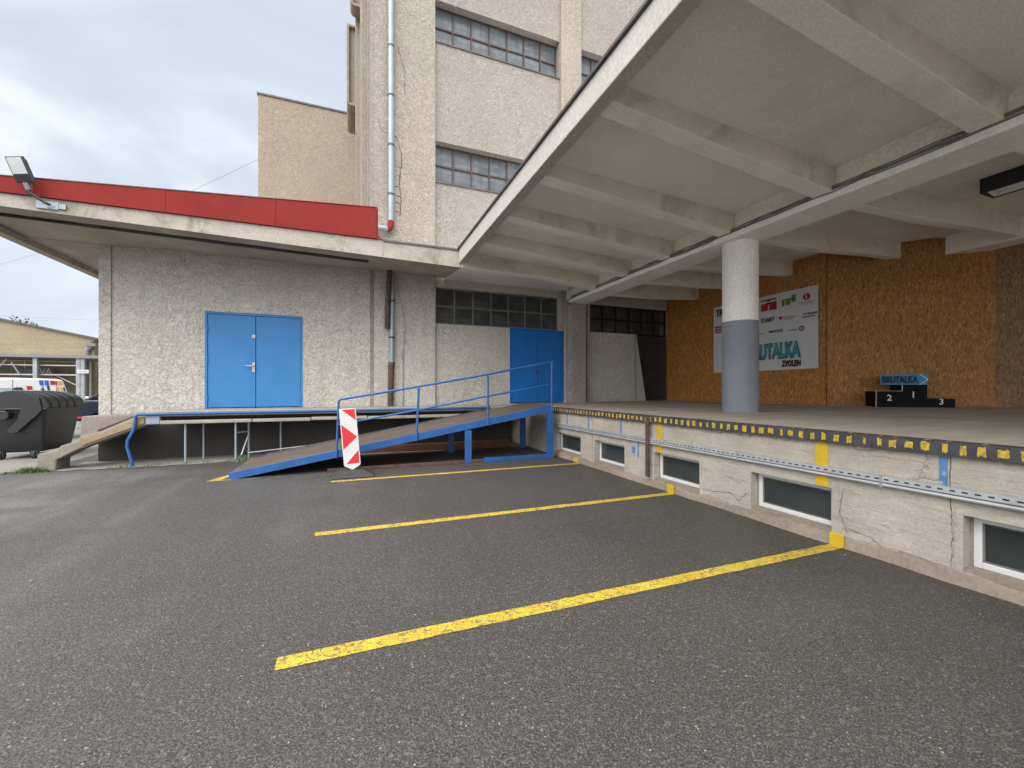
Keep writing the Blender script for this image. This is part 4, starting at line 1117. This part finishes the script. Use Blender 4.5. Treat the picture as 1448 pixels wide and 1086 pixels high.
# ------------------------------------------------------------------ pipes on the wall
dp = thing('drainpipe', (1.05, 11.8, 6), 'pale grey drainpipe running up the tower pilaster', 'drainpipe')
mb = MB(); mb.tube([(1.05, 11.79, 6.12), (1.05, 11.79, 33)], .078, 16); mb.build('pipe', M['zinc'], dp, smooth=True)
for z in [6.9 + 1.35 * k for k in range(10)]:
    mb = MB(); mb.tube([(1.05, 11.79, z), (1.05, 11.79, z + .05)], .088, 16); mb.box(1.0, 1.1, 11.8, 11.899, z, z + .03); mb.build('bracket', M['flash'], dp)
mb = MB(); mb.tube([(1.05, 11.79, 6.2), (1.05, 11.79, 6.08), (1.02, 11.79, 6.0), (.95, 11.78, 5.97)], .086, 14); mb.build('elbow', M['red'], dp, smooth=True)
mb = MB(); mb.tube([(.96, 11.78, 5.97), (.5, 11.7, 5.93), (.3, 11.0, 5.85)], .076, 14); mb.build('outlet', M['zinc'], dp, smooth=True)
lp2 = thing('downpipe', (1.06, 11.82, 1.15), 'part grey part rusty downpipe below the eave beside the second wall joint', 'drainpipe')
mb = MB(); mb.tube([(1.09, 11.81, 4.79), (1.07, 11.81, 2.25)], .065, 14); mb.build('pipe', M['zinc'], lp2, smooth=True)
mb = MB(); mb.tube([(1.06, 11.81, 2.28), (1.04, 11.81, 1.14)], .078, 14); mb.build('rusty_sleeve', M['rust'], lp2, smooth=True)
mb = MB(); mb.tube([(1.0, 11.5, 4.9), (.97, 11.72, 4.2), (.955, 11.78, 3.25)], .07, 14); mb.build('overflow_pipe', M['rust'], lp2, smooth=True)
for z in (3.0, 2.3, 4.0):
    mb = MB(); mb.tube([(1.075, 11.81, z), (1.075, 11.81, z + .04)], .086, 14); mb.build('bracket', M['rust'], lp2)
cd = thing('wall_conduit', (1.38, 11.87, 1.15), 'thin grey conduit with loose wires beside the rusty downpipe', 'conduit')
mb = MB(); mb.tube([(1.38, 11.875, 1.14), (1.385, 11.875, 2.6), (1.4, 11.875, 3.2)], .016, 8); mb.build('conduit', M['zinc'], cd)
mb = MB(); mb.tube([(1.4, 11.86, 3.15), (1.46, 11.82, 3.25), (1.42, 11.83, 3.55), (1.36, 11.84, 3.9), (1.25, 11.86, 4.3), (1.2, 11.86, 4.7)], .006, 6)
mb.tube([(1.39, 11.86, 2.4), (1.33, 11.83, 2.55), (1.36, 11.86, 2.7)], .007, 6); mb.tube([(1.4, 11.86, 2.9), (1.48, 11.82, 2.95), (1.44, 11.83, 3.02)], .008, 6); mb.build('loose_wire', M['wire'], cd)
mb = MB(); mb.tube([(.72, 9.96, 5.0), (.70, 9.97, 4.7), (.74, 10.4, 4.55), (.8, 11.0, 4.5), (.9, 11.6, 4.3), (.93, 11.7, 4.0)], .006, 6)
mb.tube([(.72, 9.96, 5.0), (.66, 9.94, 5.06), (.6, 9.95, 5.02)], .006, 6)
tag(mb.build('hanging_wire', M['zinc'], origin=(.72, 10, 5)), 'thin pale wire hanging from the red parapet end to the pipe', 'wire')

# ------------------------------------------------------------------ floodlight on the eave
fl = thing('floodlight', (-5.05, 9.97, 4.92), 'dark grey floodlight on an arm above the red parapet', 'floodlight')
hc = Vector((-5.27, 9.72, 5.37)); nf = Vector((-.1, -.93, -.36)).normalized(); hu = Vector((1, -.10, 0)); hu = (hu - nf * hu.dot(nf)).normalized(); hv = hu.cross(nf) * -1
if hv.z < 0: hv = -hv
hv = (hv + hu * -.16).normalized(); hu = hv.cross(nf) * 1; hu = hu if hu.x > 0 else -hu
mb = MB(); mb.obox(hc, hu * .125, hv * .205, nf * .03); mb.obox(hc - nf * .055 , hu * .11, hv * .17, nf * .025); mb.build('head', M['lamp_grey'], fl, bevel=.015)
mb = MB(); mb.obox(hc + nf * .032 + hv * .06, hu * .103, hv * .125, nf * .004); mb.build('lens', M['lens'], fl)
mb = MB(); mb.obox(hc + nf * .032 - hv * .135, hu * .112, hv * .06, nf * .005); mb.build('driver_cover', M['lamp_black'], fl, bevel=.004)
mb = MB(); mb.tube([hc - hv * .2 - nf * .02, hc - hv * .31, Vector((-5.2, 9.74, 5.03)), Vector((-5.02, 9.86, 4.9)), Vector((-5.0, 9.93, 4.9))], .024, 8); mb.build('arm', M['lamp_grey'], fl)
mb = MB(); mb.obox(hc - hv * .25, hu * .035, hv * .06, nf * .03); mb.build('bracket', M['zinc'], fl)
mb = MB(); mb.box(-5.2, -4.9, 9.975, 9.998, 4.84, 4.97); mb.box(-4.89, -4.8, 9.97, 9.998, 4.86, 4.95); mb.build('mount_plate', M['zinc'], fl)
mb = MB(); mb.tube([(-5.03, 9.95, 4.87), (-4.98, 9.95, 4.74), (-4.8, 10.1, 4.70), (-4.5, 10.38, 4.74)], .006, 6); mb.build('cable', M['wire'], fl)

# ------------------------------------------------------------------ dumpster
bn_ = thing('dumpster', (-7.05, 13.5, 0), 'big dark grey wheeled dumpster with a domed lid', 'dumpster')
BX0, BX1, BYa, BYb = -7.62, -6.5, 12.8, 14.2
mb = MB()
rings = [(.16, .16), (.18, .14), (.55, .09), (1.08, .03), (1.13, .02)]
v = []; f = []
def rrect(x0, x1, y0, y1, r=.07, n=4):
    out = []
    for (cx, cy, a0) in ((x1 - r, y1 - r, 0), (x0 + r, y1 - r, 90), (x0 + r, y0 + r, 180), (x1 - r, y0 + r, 270)):
        for q in range(n + 1):
            w = R(a0 + 90 * q / n); out.append((cx + r * math.cos(w), cy + r * math.sin(w)))
    return out
for (z, ins) in rings: v += [(x, y, z) for x, y in rrect(BX0 + ins, BX1 - ins, BYa + ins, BYb - ins)]
N = 20
for i in range(len(rings) - 1):
    for j in range(N): f.append((i * N + j, i * N + (j + 1) % N, (i + 1) * N + (j + 1) % N, (i + 1) * N + j))
f.append(tuple(range(N))); f.append(tuple((len(rings) - 1) * N + j for j in range(N)))
mb.add(v, f); mb.build('body', M['bin'], bn_, smooth=True)
mb = MB(); mb.box(BX0 - .02, BX1 + .02, BYa - .02, BYb + .02, 1.131, 1.175); mb.build('rim', M['bin'], bn_, bevel=.015)
prof = []
xc = (BX0 + BX1) / 2; hwid = (BX1 - BX0) / 2 + .03
for q in range(19):
    w = math.pi * q / 18; prof.append((xc + hwid * math.cos(w), 1.176 + .375 * math.sin(w) ** .8))
mb = MB(); mb.prism(prof, 'y', BYa - .01, BYb + .03)
for y0 in (BYa + .12, BYa + .42, BYa + .72, BYa + 1.02):
    pr = [(xc + (x - xc) * 1.025, 1.176 + (z - 1.176) * 1.05) for x, z in prof]; mb.prism(pr, 'y', y0, y0 + .06)
ld = mb.build('lid', M['bin'], bn_, smooth=True)
# side arm on the end facing the yard
mb = MB(); mb.prism([(-7.14, .66), (-7.08, .6), (-6.98, .62), (-6.66, .98), (-6.55, 1.12), (-6.6, 1.4), (-6.78, 1.5), (-6.86, 1.3), (-6.92, 1.1), (-7.0, .86)], 'y', BYa - .045, BYa - .012)
mb.build('lid_arm', M['bin'], bn_, bevel=.012)
mb = MB(); mb.tube([(-7.16, BYa - .13, 1.02), (-7.16, BYa + .05, 1.02)], .1, 20); mb.build('pivot_boss', M['bin'], bn_, smooth=True, bevel=.01)
mb = MB(); mb.box(-7.62, -7.18, BYa - .03, BYa + .02, 1.1, 1.13); mb.build('lift_bar', M['bin'], bn_)
for (x, y) in ((-6.78, 12.98), (-7.35, 12.98), (-6.78, 14.0), (-7.35, 14.0)):
    mb = MB(); mb.tube([(x - .03, y, .1), (x + .03, y, .1)], .1, 20); w_ = mb.build('wheel', M['rubber'], bn_, smooth=True)
    mb = MB(); mb.tube([(x - .036, y, .1), (x + .036, y, .1)], .04, 12); mb.build('hub', M['steel'], w_)
    mb = MB(); mb.box(x - .05, x - .04, y - .05, y + .05, .08, .2); mb.box(x + .04, x + .05, y - .05, y + .05, .08, .2); mb.build('fork', M['lamp_grey'], w_)

# ------------------------------------------------------------------ vehicles
def wheel(x, y, r, parent, w=.2, m='rubber'):
    mb = MB(); mb.tube([(x, y - w / 2, r), (x, y + w / 2, r)], r, 28); t = mb.build('wheel', M['rubber'], parent, smooth=True, bevel=.02)
    mb = MB(); mb.tube([(x, y - w / 2 - .006, r), (x, y + w / 2 + .006, r)], r * .62, 20); mb.build('rim', M['steel'], t)
vn = thing('delivery_van', (-8.34, 17.5, 0), 'white delivery van with coloured picture squares behind the dumpster', 'van')
prof = [(-8.33, .35), (-8.30, .75), (-8.34, 1.35), (-8.47, 1.88), (-8.62, 1.925), (-9.5, 1.945), (-11.3, 1.92), (-11.9, 1.78), (-12.45, 1.2), (-13.2, 1.0), (-13.38, .75), (-13.36, .35)]
mb = MB(); mb.prism(prof, 'y', 17.5, 19.3); mb.build('body', M['van'], vn, bevel=.06, seg=3)
mb = MB(); mb.prism([(-12.3, 1.2), (-11.85, 1.7), (-11.2, 1.7), (-11.2, 1.2)], 'y', 17.49, 17.52); mb.prism([(-9.5, 1.64), (-9.5, 1.3), (-11.0, 1.3), (-11.0, 1.66)], 'y', 17.492, 17.52); mb.build('side_window', M['van_glass'], vn)
mb = MB(); mb.box(-9.5, -9.49, 17.494, 17.52, .5, 1.9); mb.box(-8.62, -8.61, 17.494, 17.52, .5, 1.8); mb.build('door_gap', M['lamp_grey'], vn)
mb = MB(); mb.prism([(-9.5, 1.59), (-9.48, 1.63), (-9.43, 1.66), (-9.32, 1.66), (-9.29, 1.59)], 'y', 17.38, 17.5); mb.build('marker_lamp', M['lamp_black'], vn, bevel=.01)
mb = MB()
def sq(x0, z0, w, h, m): mb.prism([(x0, z0), (x0 + w, z0), (x0 + w - .02, z0 + h), (x0 - .02, z0 + h)], 'y', 17.488, 17.51, m)
sq(-8.96, 1.72, .085, .16, 0); sq(-8.85, 1.72, .085, .16, 0); sq(-8.735, 1.74, .1, .13, 1); sq(-8.625, 1.74, .03, .13, 1); sq(-8.58, 1.73, .1, .14, 2)
sq(-9.21, 1.58, .11, .12, 1); sq(-9.17, 1.56, .12, .03, 3); sq(-8.93, 1.57, .07, .05, 4); sq(-8.80, 1.57, .05, .14, 4); sq(-8.60, 1.54, .05, .14, 2); sq(-8.52, 1.54, .06, .12, 2); sq(-8.45, 1.54, .03, .12, 4); sq(-8.9, 1.58, .03, .1, 0)
mb.build('printed_squares', [M['pblue'], M['ink_red'], M['pyel'], M['ink_white'], M['ink']], vn)
for x in (-9.1, -12.5):
    wheel(x, 17.62, .33, vn)
    wheel(x, 19.18, .33, vn)
mb = MB(); mb.box(-8.335, -8.3, 17.56, 17.7, .8, 1.25); mb.build('tail_lamp', M['ink_red'], vn)
vn.rotation_euler = (0, 0, R(29))
cr = thing('parked_car', (-8.2, 22.9, 0), 'dark blue car parked beyond the building corner', 'car')
prof = [(-10.45, .35), (-10.47, .78), (-10.3, 1.0), (-10.05, 1.17), (-9.95, 1.2), (-9.75, 1.22), (-6.0, 1.22), (-5.9, .9), (-5.92, .35)]
prof = [(-10.45, .3), (-10.5, .7), (-10.36, 1.0), (-9.95, 1.17), (-6.3, 1.2), (-6.05, 1.0), (-6.0, .35)]
mb = MB(); mb.prism(prof, 'y', 22.0, 23.75); mb.build('body', M['car'], cr, bevel=.09, seg=3)
cab = [(-10.05, 1.17), (-9.35, 1.66), (-8.9, 1.72), (-7.4, 1.72), (-6.45, 1.21)]
mb = MB(); mb.prism(cab, 'y', 22.12, 23.63); mb.build('roof', M['car'], cr, bevel=.05, seg=3)
mb = MB(); mb.prism([(-9.75, 1.24), (-9.3, 1.6), (-8.8, 1.66), (-8.8, 1.24)], 'y', 22.10, 22.13); mb.prism([(-8.72, 1.24), (-8.72, 1.66), (-7.5, 1.66), (-6.8, 1.24)], 'y', 22.10, 22.13); mb.build('side_window', M['car_glass'], cr)
mb = MB(); mb.obox((-9.88, 21.93, 1.26), (.07, 0, 0), (0, .08, 0), (0, 0, .05)); mb.build('wing_mirror', M['chrome'], cr, bevel=.02)
mb = MB(); mb.prism([(-10.44, .8), (-10.05, .9), (-10.1, 1.02), (-10.34, .98)], 'y', 21.98, 22.1); mb.build('headlight', M['chrome'], cr)
mb = MB(); mb.box(-10.5, -6.0, 21.985, 22.01, .42, .5); mb.build('sill_trim', M['ink_red'], cr)
for x in (-9.6, -6.9): wheel(x, 22.1, .33, cr); wheel(x, 23.65, .33, cr)

# ------------------------------------------------------------------ hall and open shed in the background
hl = thing('beige_hall', (-15, 30, 0), 'beige low hall with a sloping dark roof edge in the background', 'building')
def hz(x): return 4.98 - .22 * (x + 15.9)
mb = MB(); mb.prism([(-30, 0), (-12.35, 0), (-12.35, hz(-12.35)), (-20, hz(-20)), (-30, hz(-20) - 2.2)], 'y', 28, 45); mb.build('gable_wall', M['hall'], hl)
mb = MB(); mb.hexa([(-20, 27.9, hz(-20) + .002), (-12.2, 27.9, hz(-12.2) + .002), (-12.2, 45.1, hz(-12.2) + .002), (-20, 45.1, hz(-20) + .002), (-20, 27.9, hz(-20) + .1), (-12.2, 27.9, hz(-12.2) + .1), (-12.2, 45.1, hz(-12.2) + .1), (-20, 45.1, hz(-20) + .1)])
mb.build('roof', M['flash'], hl)
mb = MB(); mb.tube([(-12.45, 27.9, hz(-12.3) - .1), (-12.45, 27.9, 3.8), (-12.6, 27.9, 3.6), (-12.6, 27.9, .1)], .11, 10); mb.box(-12.6, -12.2, 27.75, 27.95, hz(-12.2) - .35, hz(-12.2) - .2); mb.build('gutter_pipe', M['shedroof'], hl)
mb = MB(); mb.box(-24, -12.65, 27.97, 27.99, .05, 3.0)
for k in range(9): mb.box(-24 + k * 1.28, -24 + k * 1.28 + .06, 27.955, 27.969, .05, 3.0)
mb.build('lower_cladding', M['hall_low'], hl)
sd = thing('open_shed', (-14, 26, 0), 'open grey steel canopy shed before the beige hall', 'shed')
mb = MB(); mb.box(-26, -10.9, 25, 27.9, 3.03, 3.17); mb.build('roof', M['shedroof'], sd)
for x in (-17.0, -13.13, -11.66, -11.5): 
    mb = MB(); mb.box(x - .07, x + .07, 25.1, 25.25, 0, 3.028); mb.build('post', M['shedpost'], sd)
for x in (-16, -12.72, -12.35, -11.05, -14.8):
    mb = MB(); mb.box(x - .03, x + .03, 27.6, 27.68, 0, 3.028); mb.build('post', M['shedrail'], sd)
for z in (2.69, 2.26):
    mb = MB(); mb.box(-26, -11.6, 25.3, 25.34, z - .02, z + .03); mb.build('rail', M['shedrail'], sd)
for q in (((-14.5, 25.2, 2.3), (-14.1, 25.2, 2.95)), ((-13.7, 25.2, 2.3), (-13.95, 25.2, 2.8)), ((-12.6, 25.4, 2.25), (-11.8, 25.4, 1.75))):
    mb = MB(); mb.tube(q, .027, 6); mb.build('brace', M['shedpost'], sd)
mb = MB(); mb.box(-16.0, -13.0, 26.4, 26.9, 1.9, 2.18); mb.build('stored_red_beam', M['ink_red'], sd)
mb = MB(); mb.box(-15.2, -13.7, 27.5, 27.55, 2.2, 2.6)
text_mesh(mb, 'AVA', (-14.45, 27.49, 2.3), (1, 0, 0), (0, 0, 1), .35, .7, 1, .01); mb.build('grey_window', [M['glass_tower'], M['shedrail']], sd)
sn = thing('hanging_sign', (-11.35, 24.95, 2.4), 'small white sign board hung on the shed post', 'sign')
mb = MB(); mb.box(-11.62, -11.22, 24.97, 25.0, 2.34, 2.5); mb.build('board', M['pvc'], sn)
mb = MB(); mb.box(-11.56, -11.28, 24.964, 24.969, 2.4, 2.44); mb.build('print_line', M['shedpost'], sn)

# tree beyond the hall
tr = thing('tree', (-27, 44, 0), 'leafy green tree top showing above the hall roof at the left edge', 'tree')
mb = MB(); mb.tube([(-27, 44, 0), (-26.9, 44, 3), (-27.1, 44.1, 6)], [.3, .22, .1], 8)
for q in range(9):
    a = q * .7; mb.tube([(-27, 44, 3 + q * .3), (-27 + 1.6 * math.cos(a), 44 + 1.6 * math.sin(a), 5 + q * .35)], [.09, .03], 6)
mb.build('trunk', M['bark'], tr)
mb = MB()
clumps = [(Vector((-28.3 + random.gauss(0, 1.3), 44 + random.gauss(0, 1.6), 6 + random.gauss(0, 1.3))), random.uniform(.5, 1.0)) for _ in range(34)]
clumps += [(Vector((-26.0, 44, 7.2)), .5), (Vector((-25.8, 43.8, 6.6)), .45), (Vector((-25.7, 44.2, 5.8)), .5)]
for c_, r_ in clumps:
    for q in range(70):
        p = c_ + Vector((random.gauss(0, 1), random.gauss(0, 1), random.gauss(0, 1))).normalized() * r_ * random.uniform(.3, 1)
        u = Vector((random.uniform(-1, 1), random.uniform(-1, 1), random.uniform(-1, 1))).normalized(); w = u.orthogonal().normalized()
        s_ = random.uniform(.06, .12); mb.add([p - u * s_, p + w * s_ * .6, p + u * s_, p - w * s_ * .6], [(0, 1, 2, 3)])
mb.build('crown', M['leaf2'], tr)

# overhead wires
for (p, q, lab) in (((-30, 42, 8.5), (-4.3, 24.2, 13.2), 'thin overhead wire rising to the corner of the rear wing'), ((-45, 46, 9.3), (-5, 40, 7.4), 'faint overhead wire above the beige hall roof')):
    p = Vector(p); q = Vector(q); mb = MB(); pts = [p.lerp(q, i / 16) - Vector((0, 0, 1.2 * math.sin(math.pi * i / 16))) for i in range(17)]
    mb.tube(pts, .007, 5); tag(mb.build('overhead_wire', M['wire'], origin=p), lab, 'wire', 'overhead wires')

# weeds
mb = MB()
def tuft(x, y, n_, s_, h_):
    for q in range(n_):
        bx_ = x + random.gauss(0, s_); by_ = y + random.gauss(0, s_ * .6); h2 = h_ * random.uniform(.4, 1.1); a = random.uniform(0, 6.28); ln = h2 * random.uniform(.2, .9)
        w = random.uniform(.003, .008); d = Vector((math.cos(a), math.sin(a), 0)); e_ = Vector((-d.y, d.x, 0)) * w
        b0 = Vector((bx_, by_, 0)); m1 = b0 + d * ln * .4 + Vector((0, 0, h2 * .7)); t1 = b0 + d * ln + Vector((0, 0, h2))
        mb.add([b0 - e_, b0 + e_, m1 + e_ * .7, m1 - e_ * .7, t1], [(0, 1, 2, 3), (3, 2, 4)])
tuft(-5.72, 10.80, 260, .09, .12); tuft(-6.0, 10.82, 60, .07, .05); tuft(-5.45, 10.78, 60, .1, .04)
for x in (-4.4, -4.2, -3.9, -3.75, -3.2, -2.9, -2.3, -2.2, -2.05, -2.45, -1.9, -.4, .4): tuft(x, 10.85 + random.uniform(-.06, .1), 26, .08, .05)
tuft(-.35, 8.25, 25, .04, .05); tuft(-2.2, 10.9, 90, .15, .09)
struct('weeds', mb, M['leaf'], 'small green weeds growing along the foot of the platform', 'weeds', 'stuff')
# fallen leaves and grit along the dock
mb = MB()
for q in range(150):
    y = random.uniform(-.5, 9); x = DX - .06 - abs(random.gauss(0, .35)); 
    if random.random() < .4: x = random.uniform(-5, 4.5); y = random.uniform(1, 10)
    s_ = random.uniform(.006, .022); a = random.uniform(0, 6.28); d = Vector((math.cos(a), math.sin(a), .15)) * s_; e_ = Vector((-math.sin(a), math.cos(a), .1)) * s_ * .45
    c_ = Vector((x, y, .012)); mb.add([c_ - d, c_ + e_, c_ + d, c_ - e_], [(0, 1, 2, 3)], 0 if random.random() < .6 else 1)
struct('litter', mb, [M['stair'], M['rust']], 'small leaves and grit scattered on the asphalt', 'litter', 'stuff')

# ------------------------------------------------------------------ sky and light
SUN_EL, SUN_AZ = R(56), R(222)    # azimuth clockwise from +Y
w = bpy.data.worlds.new('World'); S.world = w; w.use_nodes = True
nt = w.node_tree; b = NB(nt)
bg = nt.nodes['Background']
sky = b.n('ShaderNodeTexSky', sky_type='NISHITA'); sky.sun_disc = False; sky.sun_elevation = SUN_EL; sky.sun_rotation = SUN_AZ
gen = b.tc.outputs['Generated']
cn1 = b.noise(1.5, 5, .5, .9, b.mapping((1, 1, 1.9), rot=(R(25), R(10), R(35)), loc=(.2, .5, .1), src=gen))
cloud = b.ramp(cn1, [(.36, (2.95, 3.25, 3.7)), (.5, (3.35, 3.65, 4.08)), (.66, (4.7, 4.95, 5.3))])
# overcast dome: unseen part overhead and sunward raised to light walls and ceiling
sep = b.n('ShaderNodeSeparateXYZ'); b.link(gen, sep.inputs[0])
sd_ = Vector((math.sin(SUN_AZ) * math.cos(SUN_EL), math.cos(SUN_AZ) * math.cos(SUN_EL), math.sin(SUN_EL)))
dot = b.n('ShaderNodeVectorMath', operation='DOT_PRODUCT'); b.link(gen, dot.inputs[0]); dot.inputs[1].default_value = sd_
glow = b.n('ShaderNodeMapRange'); b.link(dot.outputs['Value'], glow.inputs[0])
glow.inputs[1].default_value = .25; glow.inputs[2].default_value = 1.0; glow.inputs[3].default_value = 0; glow.inputs[4].default_value = 1
gx = b.n('ShaderNodeMix', data_type='RGBA', blend_type='MIX', clamp_result=False); b.link(glow.outputs[0], gx.inputs[0])
gx.inputs[6].default_value = (1, 1, 1, 1); gx.inputs[7].default_value = (4.9, 4.55, 4.05, 1)
cl2 = b.n('ShaderNodeMix', data_type='RGBA', blend_type='MULTIPLY'); cl2.inputs[0].default_value = 1
b.link(cloud, cl2.inputs[6]); b.link(gx.outputs[2], cl2.inputs[7])
mx = b.mix(.92, sky.outputs[0], cl2.outputs[2])
b.link(mx, bg.inputs[0]); bg.inputs[1].default_value = .1

sl = bpy.data.lights.new('sun', 'SUN'); sl.energy = 1.5; sl.angle = R(60); sl.color = (1, .93, .84)
so = bpy.data.objects.new('sun', sl); C.objects.link(so)
so.rotation_euler = (-sd_).to_track_quat('-Z', 'Y').to_euler(); so.location = (0, -10, 30)

cam = bpy.data.cameras.new('camera'); co_ = bpy.data.objects.new('camera', cam); C.objects.link(co_)
cam.sensor_fit = 'HORIZONTAL'; cam.sensor_width = 36; cam.lens = 588 / 1448 * 36
cam.shift_y = 7.5 / 1448; cam.clip_start = .05; cam.clip_end = 1500
co_.location = (0, 0, 1.6); co_.rotation_euler = (R(90), 0, -R(21.32))
S.camera = co_
S.view_settings.view_transform = 'Standard'; S.view_settings.look = 'None'; S.view_settings.exposure = 1.15; S.view_settings.gamma = 1
S.cycles.max_bounces = 8; S.cycles.diffuse_bounces = 5
